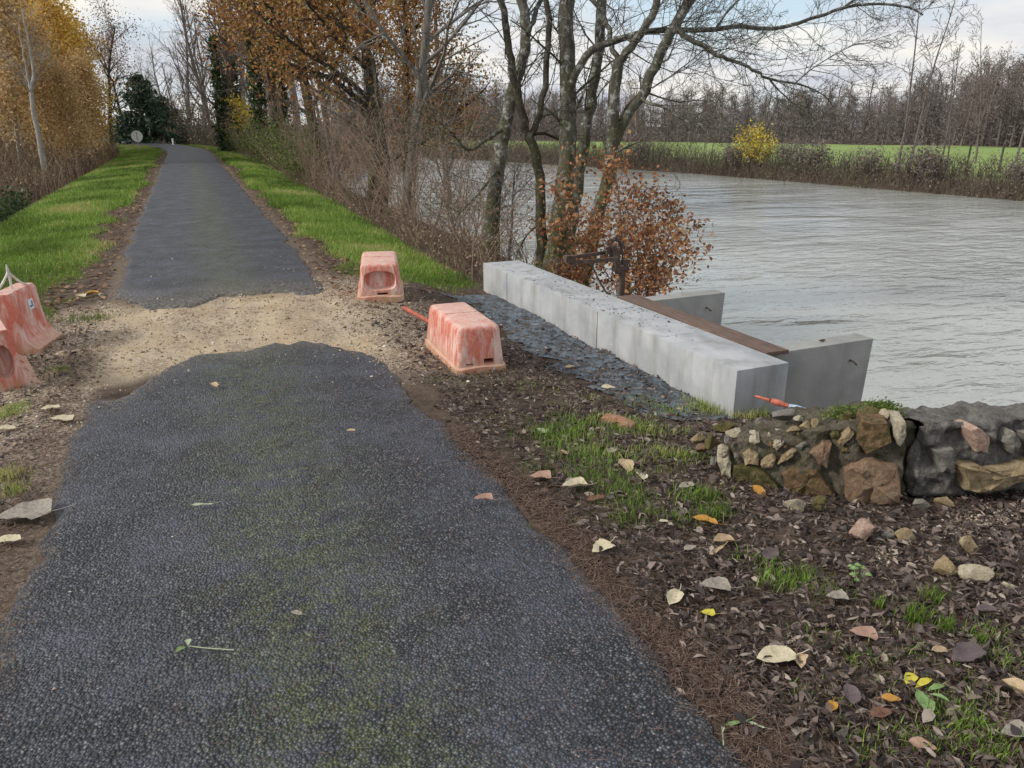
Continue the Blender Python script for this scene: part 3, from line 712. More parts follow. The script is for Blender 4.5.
# ================================================================== STONE WALL
def wallcore(name, t, base, P, tops, depth, bottom, mat, seed, amp=.035):
    """P: list of ground points of the front line; tops: top height at each; built as a lumpy closed body"""
    P = np.array(P, float); n = 110
    d = np.r_[0, np.cumsum(np.linalg.norm(np.diff(P, axis=0), axis=1))]; s = np.linspace(0, d[-1], n)
    fx = np.interp(s, d, P[:, 0]); fy = np.interp(s, d, P[:, 1]); tz = np.interp(s, d, tops)
    tx = np.gradient(fx); ty = np.gradient(fy); ln = np.hypot(tx, ty); nxv = -ty/ln; nyv = tx/ln      # points away from the viewer
    V = []
    nf, ntp = 26, 18
    for i in range(n):
        loop = []
        for k in range(nf+1):
            z = bottom + (tz[i]-bottom)*k/nf
            f = (float(fbm(s[i]*9+seed, z*11, seed, 5))-.5)*2*amp + (.03*(k/nf)**2)
            loop.append((fx[i]+nxv[i]*f, fy[i]+nyv[i]*f, z + (0 if k < nf else 0)))
        for k in range(1, ntp+1):
            dd = depth*k/ntp
            z = tz[i] + (float(fbm(s[i]*9+seed, dd*9+3, seed+2, 5))-.45)*.10 - .05*(k/ntp)
            loop.append((fx[i]+nxv[i]*(dd+.03), fy[i]+nyv[i]*(dd+.03), z))
        loop.append((fx[i]+nxv[i]*(depth+.05), fy[i]+nyv[i]*(depth+.05), bottom))
        V.append(loop)
    V = np.array(V); m_ = V.shape[1]; idx = np.arange(n*m_).reshape(n, m_)
    a = idx[:-1]; b = idx[1:]
    F = np.stack([a, b, np.roll(b, -1, 1), np.roll(a, -1, 1)], -1).reshape(-1, 4)
    F = [tuple(f) for f in F] + [tuple(idx[0][::1]), tuple(idx[-1][::-1])]
    return mesh(name, V.reshape(-1, 3)-np.array(base), F, mat, t, smooth=True)
def wall_stone(t, base, poly, org, sc, mat, plane_p, plane_n, proud=.03, thick=.10, seed=0):
    r = random.Random(seed); pn_ = np.array(plane_n)/np.linalg.norm(plane_n); pts = []
    for (a, b) in poly:
        d = ray(org[0]+a/sc, org[1]+b/sc); C0 = np.array([0, 0, EYE]); k = ((np.array(plane_p)-C0)@pn_)/(d@pn_); pts.append(C0+d*k)
    # densify
    den = []
    for i in range(len(pts)):
        a = pts[i]; b = pts[(i+1) % len(pts)]
        for k in (0, .33, .67): den.append(a*(1-k)+b*k + np.array([r.uniform(-1, 1), 0, r.uniform(-1, 1)])*.005)
    P = np.array(den); n = len(P); cen = P.mean(0); fw_ = -pn_ if pn_@(cen-np.array([0, 0, EYE])) > 0 else pn_
    rings = []
    for scl, off in ((.97, -thick), (1.02, proud*.3), (.95, proud*.85), (.72, proud*1.0), (.4, proud*1.05)):
        rings.append(np.array([cen + (p-cen)*scl + fw_*(off + (r.uniform(-.12, .12) + .5*(mnoise.noise(Vector((p*scl+cen*(1-scl)))*26)))*proud*(off > 0)) for p in P]))
    V = np.concatenate(rings + [[cen + fw_*proud*1.1]])
    F = []
    for k in range(4):
        for i in range(n):
            j = (i+1) % n; F.append((k*n+i, k*n+j, (k+1)*n+j, (k+1)*n+i))
    for i in range(n): F.append((4*n+i, 4*n+(i+1) % n, 5*n))
    F.append(tuple(range(n))[::-1])
    o = mesh('stone', V-np.array(base), F, mat, t); shade_angle(o, 38); return o

wb = (2.75, 2.6, -.12)
wt = thing('stone_wall', wb, 'broken rubble stone wall of brown and ochre stones held in mortar', 'wall')
p0 = G(728, 484, -.12); p1 = G(905, 503, -.12); pm = G(800, 497, -.12)
PL = [p0[:2]+np.array([.03, .10]), p0[:2]+np.array([.02, .01]), pm[:2]+np.array([.01, .03]), p1[:2]+np.array([-.01, .035])]
wallcore('mortar_core', wt, wb, PL, [.04, .10, .20, .275], .42, -.30, MAT['mortar'], 2.0, .055)
nl = np.array([-(p1-p0)[1], (p1-p0)[0], 0]); pp = np.array([p0[0], p0[1], 0]) + nl/np.linalg.norm(nl)*.005
Z1 = ((690, 390), 5.906); Z2 = ((850, 380), 5.489)
LS = [([(250, 440), (360, 435), (440, 470), (520, 560), (510, 600), (255, 565)], Z1, 'st_moss', .04),
      ([(540, 480), (600, 440), (745, 450), (760, 475), (845, 600), (800, 645), (580, 625), (560, 560)], Z1, 'st_brown', .045),
      ([(0, 450), (80, 425), (255, 470), (272, 600), (270, 680), (150, 675), (-30, 655), (-35, 480)], Z2, 'st_red', .06),
      ([(705, 360), (790, 300), (830, 310), (810, 450), (760, 430)], Z1, 'st_red', .03),
      ([(315, 370), (350, 350), (405, 370), (400, 430), (320, 430)], Z1, 'st_ochre', .03),
      ([(415, 410), (490, 375), (510, 400), (490, 450), (420, 450)], Z1, 'st_ochre', .025),
      ([(510, 430), (590, 345), (625, 350), (610, 375), (540, 420)], Z1, 'st_ochre', .03),
      ([(160, 405), (230, 385), (245, 430), (240, 520), (190, 490)], Z1, 'st_pale', .03),
      ([(870, 310), (890, 260), (945, 225), (965, 250), (900, 325)], Z1, 'st_ochre', .03),
      ([(350, 300), (380, 282), (410, 300), (380, 315)], Z1, 'st_pale', .02),
      ([(625, 330), (665, 300), (690, 310), (650, 345)], Z1, 'st_grey', .02),
      ([(235, 210), (300, 220), (310, 290), (270, 360), (240, 300)], Z2, 'st_pale', .03),
      ([(60, 215), (200, 230), (230, 330), (90, 400), (30, 320)], Z2, 'st_brown', .03)]
for k, (poly, (org, sc), mt, pr) in enumerate(LS):
    wall_stone(wt, wb, poly, org, sc, MAT[mt], pp, nl, pr, .12, k)
rf = random.Random(99)
for k in range(46):
    cx, cy = rf.uniform(120, 1010), 0
    lo_y = np.interp(cx, [120, 300, 600, 1010], [300, 250, 250, 190]); cy = rf.uniform(lo_y, np.interp(cx, [120, 300, 1010], [420, 560, 640]))
    if any(min(q[0] for q in s_[0])-12 < cx < max(q[0] for q in s_[0])+12 and min(q[1] for q in s_[0])-12 < cy < max(q[1] for q in s_[0])+12 for s_ in LS if s_[1] is Z1): continue
    if cx > 830 and cy > 380: continue
    r_ = rf.uniform(12, 34); nn_ = rf.randint(5, 7); a0 = rf.random()*6
    wall_stone(wt, wb, [(cx + r_*rf.uniform(.75, 1.25)*math.cos(a0+2*math.pi*i/nn_), cy + .7*r_*rf.uniform(.7, 1.25)*math.sin(a0+2*math.pi*i/nn_)) for i in range(nn_)], *Z1, MAT[rf.choice(['st_grey', 'st_grey', 'st_brown', 'st_ochre', 'st_moss', 'st_pale'])], pp, nl, rf.uniform(.012, .03), .06, 300+k)
# stones bedded on the top and the left end of the wall
def bedded(px, py, z, size, mt, seed, rz=0):
    q = G(px, py, z); o = rock('stone', (q[0]-wb[0], q[1]-wb[1], z-wb[2]-size[2]), size, MAT[mt], seed, None, rz=rz); o.parent = wt
for a in [(781, 413, .21, (.085, .05, .045), 'st_grey', 21, -.2), (793, 428, .205, (.055, .03, .022), 'st_ochre', 22, .3), (806, 426, .215, (.04, .04, .03), 'st_ochre', 23, 0), (815, 424, .225, (.034, .03, .035), 'st_ochre', 24, 0),
          (798, 416, .235, (.035, .03, .03), 'st_pale', 25, 0), (727, 425, .10, (.075, .05, .05), 'st_moss', 26, -.5), (735, 431, .12, (.06, .04, .03), 'st_pale', 27, -.3), (712, 440, .04, (.06, .06, .05), 'st_moss', 28, .4),
          (698, 436, .0, (.055, .045, .045), 'st_ochre', 29, 0), (700, 447, -.03, (.045, .04, .035), 'st_red', 30, 0), (778, 429, .18, (.015, .014, .014), 'st_pale', 31, 0), (769, 434, .165, (.014, .013, .014), 'st_pale', 32, 0),
          (760, 420, .16, (.04, .03, .02), 'st_grey', 33, 0), (868, 411, .29, (.07, .05, .03), 'st_moss', 34, 0), (886, 413, .30, (.05, .045, .03), 'st_pale', 35, 0), (846, 416, .26, (.05, .04, .025), 'st_moss', 36, 0)]:
    bedded(*a[:6], rz=a[6])
# moss cushions over the crown of the wall
def mosspatch(t, base, cx, cy, cz, sx, sy, n, seed):
    rg = np.random.default_rng(seed); C = np.stack([rg.normal(cx, sx, n), rg.normal(cy, sy, n), np.full(n, cz)], -1)
    C[:, 2] += rg.uniform(-.02, .015, n)
    V, Q, rn = leaves(C, .012, rg, aspect=.7)
    mesh('moss', V-np.array(base), Q, MAT['lf_green'], t, rnd=rn)
q = G(886, 408, .28); mosspatch(wt, wb, q[0], q[1]+.03, .275, .045, .04, 1500, 4)
q = G(850, 412, .26); mosspatch(wt, wb, q[0], q[1]+.03, .25, .07, .04, 700, 5)

rb = (3.6, 2.45, -.1)
rw = thing('stone_wall', rb, 'grey mortared wall block with a pinkish stone at right edge', 'wall')
q0 = G(917, 492, -.06); q1 = G(1024, 482, -.06); dv = (q1-q0)/np.linalg.norm(q1-q0)
q2 = q1 + dv*.75
wallcore('mortar_core', rw, rb, [q0[:2]+np.array([.02, .10]), q0[:2]+np.array([.03, .04]), q1[:2]+np.array([0, .05]), q2[:2]+np.array([0, .05])], [.215, .245, .24, .23], .34, -.12, MAT['mortar_grey'], 7.0, .075)
wallcore('mortar_core', rw, rb, [p1[:2]+np.array([-.12, .13]), q0[:2]+np.array([.08, .12])], [.24, .22], .22, -.3, MAT['mortar'], 5.0, .05)
nr = np.array([-(q1-q0)[1], (q1-q0)[0], 0]); pr_ = np.array([q0[0], q0[1], 0]) + nr/np.linalg.norm(nr)*.03
for k, (poly, mt, pr) in enumerate([([(640, 270), (690, 250), (760, 310), (740, 390), (680, 385)], 'st_pink', .025), ([(570, 450), (680, 450), (720, 480), (955, 430), (1080, 470), (1060, 540), (955, 520), (700, 608), (610, 580)], 'st_ochre', .06),
                      ([(830, 330), (880, 270), (925, 330), (900, 390), (860, 395)], 'st_grey', .03), ([(450, 380), (555, 370), (560, 500), (480, 490)], 'st_grey', .03), ([(960, 300), (1080, 280), (1090, 400), (980, 410)], 'st_grey', .035)]):
    wall_stone(rw, rb, poly, *Z2, MAT[mt], pr_, nr, pr, .10, 40+k)
# loose earth heaped below the right block, shared with the ground
# ================================================================== LOOSE STONES
def ground_pt(px, py):
    z = -.05
    for _ in range(6): q = G(px, py, z); z = H1(q[0], q[1])
    return np.array([q[0], q[1], z])
def px2m(q): return float(((np.array(q)-np.array([0, 0, EYE]))@FW)/FPX)
LSN = [(797, 512, 22, 16, 'st_pale', 'white squarish stone standing beside a yellow one under the wall'), (818, 514, 19, 22, 'st_moss', 'upright yellowish stone touching the wall foot beside the white stone'),
       (864, 538, 34, 20, 'st_pink', 'pink pointed stone lying below the big reddish wall stone'), (903, 541, 25, 18, 'st_ochre', 'yellow angular stone right of the pink stone'),
       (969, 553, 20, 17, 'st_ochre', 'tan stone on the gravelly earth below the right wall block'), (943, 576, 31, 20, 'st_ochre', 'orange and white stone half buried left of the flat cream stone'),
       (978, 582, 34, 17, 'st_pale', 'flat cream stone on dark litter near the right edge'), (998, 580, 12, 10, 'st_moss', 'small round yellowish pebble touching the flat cream stone'),
       (1011, 591, 18, 11, 'st_pale', 'small cream stone farthest right on the dark litter'), (887, 540, 16, 10, 'st_grey', 'small grey stone between the pink and yellow stones'),
       (922, 512, 18, 14, 'st_grey', 'dull grey stone at the foot of the gap between walls'), (102, 296, 8, 5, 'st_pale', 'pale pebble at the edge of the left grass'), (945, 508, 22, 12, 'st_ochre', 'yellow chip bedded in the earth under the right wall block')]
for k, (px, py, wpx, hpx, mt, lab) in enumerate(LSN):
    q = ground_pt(px, py); s = px2m(q)
    rock('stone', (q[0], q[1]+.01, q[2]-.004), (wpx*s*.54, wpx*s*.4, hpx*s*.62), MAT[mt], 60+k, lab, 'loose stones below the wall', rz=-YAW + random.uniform(-.3, .3))
# brick fragment
q = ground_pt(618, 424); bm = bmesh.new(); bmbox(bm, (-.10, -.035, 0), (.10, .035, .05), .008)
bmesh.ops.subdivide_edges(bm, edges=bm.edges, cuts=2, use_grid_fill=True)
for v in bm.verts: v.co += Vector((0, 0, -1.6*v.co.x**2)) + .008*Vector(mnoise.noise_vector(v.co*18))
o = from_bm('brick', bm, MAT['brick']); o.location = (q[0], q[1], q[2]-.004); o.rotation_euler = (0, R(4), R(-52)); shade_angle(o, 35)
tag(o, 'broken curved brick lying in the grass left of the wall', 'brick')

# ================================================================== TREES
def _n(a):
    l = math.sqrt(a[0]*a[0]+a[1]*a[1]+a[2]*a[2]) or 1e-9; return (a[0]/l, a[1]/l, a[2]/l)
def _cr(a, b): return (a[1]*b[2]-a[2]*b[1], a[2]*b[0]-a[0]*b[2], a[0]*b[1]-a[1]*b[0])
def offdir(d, ang, rd):
    ref = (0, 0, 1) if abs(d[2]) < .9 else (1, 0, 0)
    a = _n(_cr(d, ref)); b = _cr(d, a); q = rd.uniform(0, 2*math.pi); c, s = math.cos(ang), math.sin(ang)
    x, y = math.cos(q)*s, math.sin(q)*s
    return (d[0]*c+a[0]*x+b[0]*y, d[1]*c+a[1]*x+b[1]*y, d[2]*c+a[2]*x+b[2]*y)
def spawn(polys, tips, rd, pts, rad, Lref, lvl, sp, c):
    K = len(pts)
    for j in range(c['n']):
        t = c['t0'] + (1-c['t0'])*(j+rd.random())/c['n']; f = t*(K-1); i = min(int(f), K-2); f -= i
        a, b = pts[i], pts[i+1]
        p = (a[0]+(b[0]-a[0])*f, a[1]+(b[1]-a[1])*f, a[2]+(b[2]-a[2])*f)
        rr = rad[i]+(rad[i+1]-rad[i])*f; d = _n((b[0]-a[0], b[1]-a[1], b[2]-a[2]))
        nd = offdir(d, R(c['ang'])*rd.uniform(.6, 1.3), rd)
        branch(polys, tips, rd, p, nd, Lref*c['ratio']*(1-.55*t)*rd.uniform(.6, 1.25), max(rr*c.get('rr', .55), c.get('rmin', .003)), lvl+1, sp)
def branch(polys, tips, rd, p, d, L, r, lvl, sp):
    c = sp[lvl]; K = c['k']; st = L/(K-1); pts = [p]; rad = [r]; w_ = c.get('w', .12); u = c.get('up', .03)
    for i in range(1, K):
        d = _n((d[0]+rd.gauss(0, w_), d[1]+rd.gauss(0, w_), d[2]+rd.gauss(0, w_)+u))
        p = (p[0]+d[0]*st, p[1]+d[1]*st, p[2]+d[2]*st); pts.append(p); rad.append(r*(1-(1-c.get('tip', .4))*i/(K-1)))
    polys.append((pts, rad, c['s']))
    if lvl+1 < len(sp): spawn(polys, tips, rd, pts, rad, L, lvl, sp, c)
    else:
        tips.append(pts[-1]); tips.append(pts[len(pts)//2])
def split_wood(polys):
    big = [p for p in polys if p[2] >= 5]; small = [p for p in polys if p[2] < 5]
    return big, small
def make_tree(name, label, cat, sp, h, r, seed, wood, leafmat_=None, nleaf=0, lsize=.1, lspread=.15, group=None, lean=(0, 0), loc=(0, 0, 0), stems=1, zmin=-99, aspect=.62, spread0=.0, droop=0.):
    rd = random.Random(seed); polys = []; tips = []
    for k in range(stems):
        q = 2*math.pi*k/stems + rd.random(); s_ = spread0*rd.uniform(.3, 1)
        d = _n((lean[0]+math.cos(q)*s_*1.2, lean[1]+math.sin(q)*s_*1.2, 1))
        branch(polys, tips, rd, (math.cos(q)*s_*.35*h*.2, math.sin(q)*s_*.35*h*.2, -.15), d, h*(rd.uniform(.65, 1) if stems > 1 else 1), r*(rd.uniform(.6, 1) if stems > 1 else 1), 0, sp)
    t = thing(name, loc, label, cat, group)
    big, small = split_wood(polys)
    if big:
        V, F = tubes(big); mesh('trunk', V, F, wood, t, smooth=True)
    if small:
        V, F = tubes(small); mesh('twigs' if nleaf else 'crown', V, F, wood, t)
    if nleaf:
        rg = np.random.default_rng(seed); T = np.array([p for p in tips if p[2] > zmin]); C = T[rg.integers(0, len(T), nleaf)]
        V, Q, rn = leaves(C, lsize, rg, lspread, aspect, droop); mesh('crown', V, Q, leafmat_, t, rnd=rn)
    return t

# ---- the group of bare trees on the bank, followed limb by limb
TW = [dict(k=5, s=4, n=7, t0=.15, ratio=.55, ang=48, w=.20, up=.05, tip=.35, rmin=.004), dict(k=4, s=3, n=5, t0=.2, ratio=.5, ang=45, w=.2, up=.03, tip=.4, rmin=.003), dict(k=3, s=3, w=.25, up=.0, tip=.5)]
def traced(name, label, limbs, seed, wood, dens=1.0, tw=TW, tl=1.5):
    """limbs: list of (points (px,py), far y, dy, r0, r1, twig count); real points at the tree's own distance"""
    rd = random.Random(seed); polys = []; tips = []
    b0 = limbs[0]; base = AY(*b0[0][0], b0[1]); base[2] = H1(base[0], base[1]) - .05
    for li, (pts, y0, dyy, r0, r1, nt_) in enumerate(limbs):
        n = len(pts); P = []
        for i, (a, b) in enumerate(pts):
            P.append(AY(a, b, y0 + dyy*i/(n-1)) - base)
        if li == 0: P[0] = np.array([P[0][0], P[0][1], -.1])
        if pts[-1][1] <= 2 and r1 > .03:                        # goes on above the picture
            d = P[-1]-P[-2]; d = d/np.linalg.norm(d)
            for k in range(1, 5): P.append(P[-1] + (d + np.array([rd.gauss(0, .15), rd.gauss(0, .15), .05]))*.8)
        P = np.array(P); t = np.arange(len(P)); tt = np.linspace(0, len(P)-1, (len(P)-1)*3+1)
        # smooth path through the points
        Q = np.stack([np.interp(tt, t, P[:, k]) for k in range(3)], -1)
        for _ in range(2): Q[1:-1] = (Q[:-2]+2*Q[1:-1]+Q[2:])/4
        for i in range(1, len(Q)-1): Q[i] += np.array([rd.gauss(0, 1), rd.gauss(0, 1), 0])*min(r0, .06)*.22
        rad = [.8*(r0 + (r1-r0)*(k/(len(Q)-1))**.8) for k in range(len(Q))]
        if li == 0:
            for k in range(3): rad[k] *= 1.45 - .17*k
        Ql = [tuple(q) for q in Q]
        polys.append((Ql, rad, 9 if r0 > .05 else 6))
        if nt_: spawn(polys, tips, rd, Ql, [max(r*.4, .006) for r in rad], tl/.55, -1, tw, dict(n=int(nt_*dens*1.5), t0=.28 if li == 0 else .1, ratio=.55, ang=55, rr=.45, rmin=.006))
    t = thing(name, tuple(base), label, 'tree', 'bare trees on the near bank')
    big, small = split_wood(polys)
    V, F = tubes(big); mesh('trunk', V, F, wood, t, smooth=True)
    if small: V, F = tubes(small); mesh('crown', V, F, wood, t)
    return t
traced('bare_tree', 'grey leaning bare tree rising behind the far end of the beam', [
    ([(490, 262), (492, 225), (495, 178), (502, 143), (508, 109), (518, 75), (524, 50), (527, 34), (521, 0)], 12.3, .8, .17, .075, 10),
    ([(527, 34), (533, 22), (537, 8), (541, 0)], 12.9, .3, .06, .035, 5),
    ([(502, 130), (485, 140), (470, 152), (462, 147), (452, 132), (440, 122)], 12.4, -.6, .05, .012, 8),
    ([(497, 170), (480, 192), (468, 205), (452, 222)], 12.4, -.4, .035, .008, 5)], 21, MAT['bark_lichen'])
traced('bare_tree', 'thin dark twin-stemmed bare tree between the grey and mossy trunks', [
    ([(543, 268), (541, 221), (540, 174), (533, 148), (527, 134), (522, 115), (515, 87), (511, 60), (508, 35), (500, 0)], 11.6, .3, .115, .045, 9),
    ([(530, 141), (537, 122), (541, 112), (546, 75), (550, 31), (547, 0)], 11.7, .5, .07, .05, 8),
    ([(534, 134), (545, 133), (553, 137), (560, 140)], 11.7, .4, .04, .02, 2),
    ([(543, 222), (530, 230), (520, 245), (515, 262)], 11.6, .2, .022, .012, 3)], 22, MAT['bark_dark'])
traced('bare_tree', 'thickest bare tree with mossy trunk and long limb over the water', [
    ([(553, 268), (557, 235), (561, 214), (566, 167), (569, 132), (568, 109), (567, 62), (566, 16), (566, 0)], 11.4, .4, .215, .115, 8),
    ([(570, 86), (576, 72), (591, 48), (611, 42), (636, 34), (655, 30), (689, 30), (713, 30), (740, 25), (773, 31), (812, 19), (846, 6), (878, 3), (912, 7), (923, 15)], 11.6, -1.5, .085, .018, 34),
    ([(717, 27), (728, 10), (738, 0)], 10.9, .3, .03, .014, 5),
    ([(846, 6), (862, -6), (880, -12)], 10.4, -.2, .03, .012, 4)], 23, MAT['bark_lichen'])
traced('bare_tree', 'slim upright bare tree close behind the thick mossy trunk', [
    ([(566, 262), (571, 230), (577, 197), (586, 125), (590, 109), (597, 62), (600, 16), (602, 0)], 11.9, .4, .135, .09, 9)], 24, MAT['bark_lichen'])
traced('bare_tree', 'white-spotted forked bare tree with a limb drooping to the right', [
    ([(578, 276), (591, 237), (600, 207), (610, 171), (613, 132), (613, 109), (616, 75), (618, 61)], 11.0, .2, .165, .105, 3),
    ([(618, 61), (611, 45), (608, 28), (606, 16), (596, 3), (585, -6)], 11.2, .4, .055, .035, 7),
    ([(618, 62), (627, 53), (639, 36), (652, 17), (658, 0)], 11.2, -.3, .085, .06, 8),
    ([(612, 150), (625, 115), (641, 97), (650, 75), (663, 48), (674, 27), (686, 5), (690, 0)], 11.15, -.4, .11, .085, 9),
    ([(642, 98), (649, 104), (664, 106), (680, 119), (693, 124), (716, 117)], 10.95, -.7, .045, .010, 10),
    ([(674, 30), (683, 33), (692, 41), (705, 46), (714, 55), (736, 61), (753, 70), (770, 80), (795, 83), (818, 89), (834, 108)], 10.8, -1.1, .062, .010, 22),
    ([(770, 80), (780, 92), (793, 103), (807, 114)], 10.2, -.2, .022, .006, 6),
    ([(652, 88), (680, 70), (703, 50)], 10.9, -.2, .02, .008, 6),
    ([(795, 83), (815, 66), (840, 52), (868, 38)], 10.1, -.3, .014, .004, 8)], 25, MAT['bark_lichen'])
traced('sapling', 'thin bare sapling between the leaning grey tree and the dark one', [
    ([(507, 262), (511, 232), (513, 195), (514, 165)], 11.9, .1, .035, .012, 10), ([(513, 196), (522, 188), (532, 178)], 11.9, .2, .02, .006, 5)], 26, MAT['bark_grey'])

# ---- rust-leaved oak sapling by the winch
SP_SH = [dict(k=6, s=5, n=9, t0=.12, ratio=.5, ang=50, w=.13, up=.04, tip=.3), dict(k=4, s=3, n=5, t0=.15, ratio=.5, ang=45, w=.18, tip=.4, rmin=.004), dict(k=3, s=3, w=.2, tip=.5)]
q = AY(640, 292, 9.4)
make_tree('oak_sapling', 'bushy young oak full of rust brown leaves beside the winch', 'tree', SP_SH, 2.5, .028, 31, MAT['bark_brown'], MAT['lf_rust'], 5200, .066, .10, loc=(q[0]+.05, 9.6, H1(q[0]+.05, 9.6)), stems=8, spread0=.5, zmin=.1)
q = AY(572, 272, 10.6)
make_tree('oak_sapling', 'small rust-leaved shoot at the foot of the mossy trunk', 'tree', SP_SH, 1.35, .016, 32, MAT['bark_brown'], MAT['lf_rust'], 650, .07, .09, loc=(q[0], 10.4, H1(q[0], 10.4)), stems=3, spread0=.4, zmin=.1)

# ---- prototypes of larger trees
SP_T = [dict(k=9, s=8, n=16, t0=.25, ratio=.50, ang=50, w=.07, up=.05, tip=.25, rr=.5), dict(k=6, s=5, n=8, t0=.2, ratio=.5, ang=45, w=.15, up=.04, tip=.3), dict(k=4, s=3, n=6, t0=.15, ratio=.55, ang=42, w=.18, up=.03, tip=.4, rmin=.008), dict(k=3, s=3, w=.22, up=.02, tip=.5)]
def near_h(px, y): q = AY(px, 150, y); return q[0]
GB = 'trees lining the right of the path'
# the oak with brown leaves above the thicket
def put(px, y): x = near_h(px, y); return (x, y, H1(x, y))
oak = make_tree('oak_tree', 'dark-limbed oak still holding rusty brown leaves right of the path', 'tree', SP_T, 9.5, .26, 41, MAT['bark_dark'], MAT['lf_oak'], 13000, .12, .40, GB, loc=put(372, 25.5), zmin=2.4)
oak2 = make_tree('oak_tree', 'second rusty-leaved oak farther along, behind the first', 'tree', SP_T, 11.5, .24, 42, MAT['bark_dark'], MAT['lf_oak'], 12000, .14, .48, GB, loc=put(318, 33), zmin=3.2)
oak3 = make_tree('oak_tree', 'brown-leaved oak with crown reaching towards the path', 'tree', SP_T, 12.5, .25, 43, MAT['bark_grey'], MAT['lf_rust'], 9500, .16, .52, GB, loc=put(276, 44), zmin=5.0)
oak4 = dup(oak, put(412, 29), 2.4, .92, 'thin-crowned rusty oak nearest the water', GB)
bareA = make_tree('bare_tree', 'pale grey bare tree with fine twigs left of the leaning trunk', 'tree', SP_T, 9.0, .18, 44, MAT['bark_grey'], group=GB, loc=put(402, 21), lean=(.12, -.05))
bareB = make_tree('bare_tree', 'tall bare tree with upright twigs at the bend, right of the road', 'tree', SP_T, 13, .22, 45, MAT['bark_grey'], group=GB, loc=put(232, 62))
SP_UP = [dict(k=9, s=7, n=18, t0=.2, ratio=.42, ang=34, w=.05, up=.05, tip=.25, rr=.45), dict(k=5, s=4, n=8, t0=.15, ratio=.5, ang=38, w=.12, up=.08, tip=.3, rmin=.01), dict(k=4, s=3, n=4, t0=.2, ratio=.5, ang=38, w=.16, up=.04, tip=.4, rmin=.009), dict(k=3, s=3, w=.2, up=.02, tip=.5)]
bareC = make_tree('bare_tree', 'slender bare tree in the middle of the wood behind the bend', 'tree', SP_UP, 13, .17, 46, MAT['bark_far'], group='wood behind the bend', loc=put(196, 78))
# brown hazel-like low limb tree in the thicket
traced('bare_tree', 'dark crooked tree with an arching limb inside the thicket', [
    ([(382, 206), (384, 185), (388, 165), (384, 140), (380, 112), (377, 90), (374, 60)], 19.5, .5, .15, .05, 14),
    ([(388, 166), (400, 154), (420, 145), (436, 132), (450, 122), (462, 112)], 19.6, -.6, .075, .02, 14),
    ([(372, 200), (371, 178), (377, 165), (384, 160)], 19.5, 0, .10, .08, 0)], 27, MAT['bark_dark'], tl=2.4)
# more individuals by copying, each in its own place
for k, (px, y, sc, lab, src, rz) in enumerate([
    (448, 30, .95, 'bare tree rising right of the rusty oak, over the water edge', bareA, 2.0), (338, 38, 1.15, 'tall grey bare tree standing between the two rusty oaks', bareA, 4.0),
    (300, 48, 1.2, 'bare tree behind the ivy-clad trunk', bareB, 1.2), (256, 54, 1.05, 'bare tree just right of the yellow-leaved sapling', bareC, 2.2),
    (215, 70, 1.1, 'bare tree at the inside of the bend', bareC, 4.4), (262, 70, 1.15, 'tall bare tree far behind the ivy trunks', bareB, 3.3),
    (178, 84, .72, 'bare tree left of the road end', bareB, .4), (165, 96, .72, 'tall bare tree behind the dark conifer', bareC, 5.1), (205, 92, 1.0, 'tallest bare tree above the end of the road', bareB, 5.6),
    (240, 88, 1.2, 'bare tree deep in the wood right of the bend', bareC, .9), (285, 85, 1.2, 'bare tree in the wood behind the oaks', bareB, 2.7), (322, 90, 1.2, 'bare tree far behind the rusty oaks', bareC, 3.9),
    (365, 80, 1.1, 'far bare tree by the water behind the thicket', bareC, 1.7), (410, 78, 1.0, 'far bare tree at the river bend', bareB, 4.9), (190, 104, .85, 'bare tree straight above the vanishing road', bareC, 2.9), (222, 100, 1.25, 'bare tree behind the farthest ivy trunk', bareC, .3), (172, 112, .85, 'bare tree at the very back, left of the road end', bareB, 1.9), (212, 116, 1.3, 'bare tree at the very back, right of the road end', bareC, 3.5), (248, 110, 1.3, 'bare tree at the very back behind the yellow-leaved sapling', bareB, 4.1), (150, 118, .75, 'bare tree at the very back above the conifer', bareC, 2.4), (300, 112, 1.3, 'bare tree at the very back behind the oaks', bareC, 5.5), (340, 104, 1.2, 'bare tree at the very back over the thicket', bareB, 0.2)]):
    dup(src, put(px, y), rz, sc, lab, 'wood behind the bend' if y > 60 else GB)

# ---- ivy-clad trunks
def ivy_tree(px, y, h, r, seed, label):
    t = make_tree('ivy_tree', label, 'tree', SP_UP, h, r, seed, MAT['bark_brown'], group=GB, loc=put(px, y))
    rg = np.random.default_rng(seed); n = 2600; z = rg.uniform(0, h*.62, n); q = rg.uniform(0, 2*math.pi, n); rr = (.16+.20*rg.random(n))*(1.2-z/h)
    V, Q, rn = leaves(np.stack([rr*np.cos(q), rr*np.sin(q), z], -1), .15, rg, .08, .8); mesh('ivy', V, Q, MAT['lf_ivy'], t, rnd=rn)
ivy_tree(226, 47, 9.5, .17, 51, 'ivy-clad trunk farthest along the right side of the path')
ivy_tree(263, 39, 9.5, .16, 52, 'ivy-clad trunk in front of the bare trees right of the path')
ivy_tree(240, 50, 10.5, .16, 53, 'leaning ivy-clad trunk between the other two ivy trunks')
ivy_tree(284, 36, 8.5, .15, 54, 'ivy-clad trunk nearest the rusty oaks')

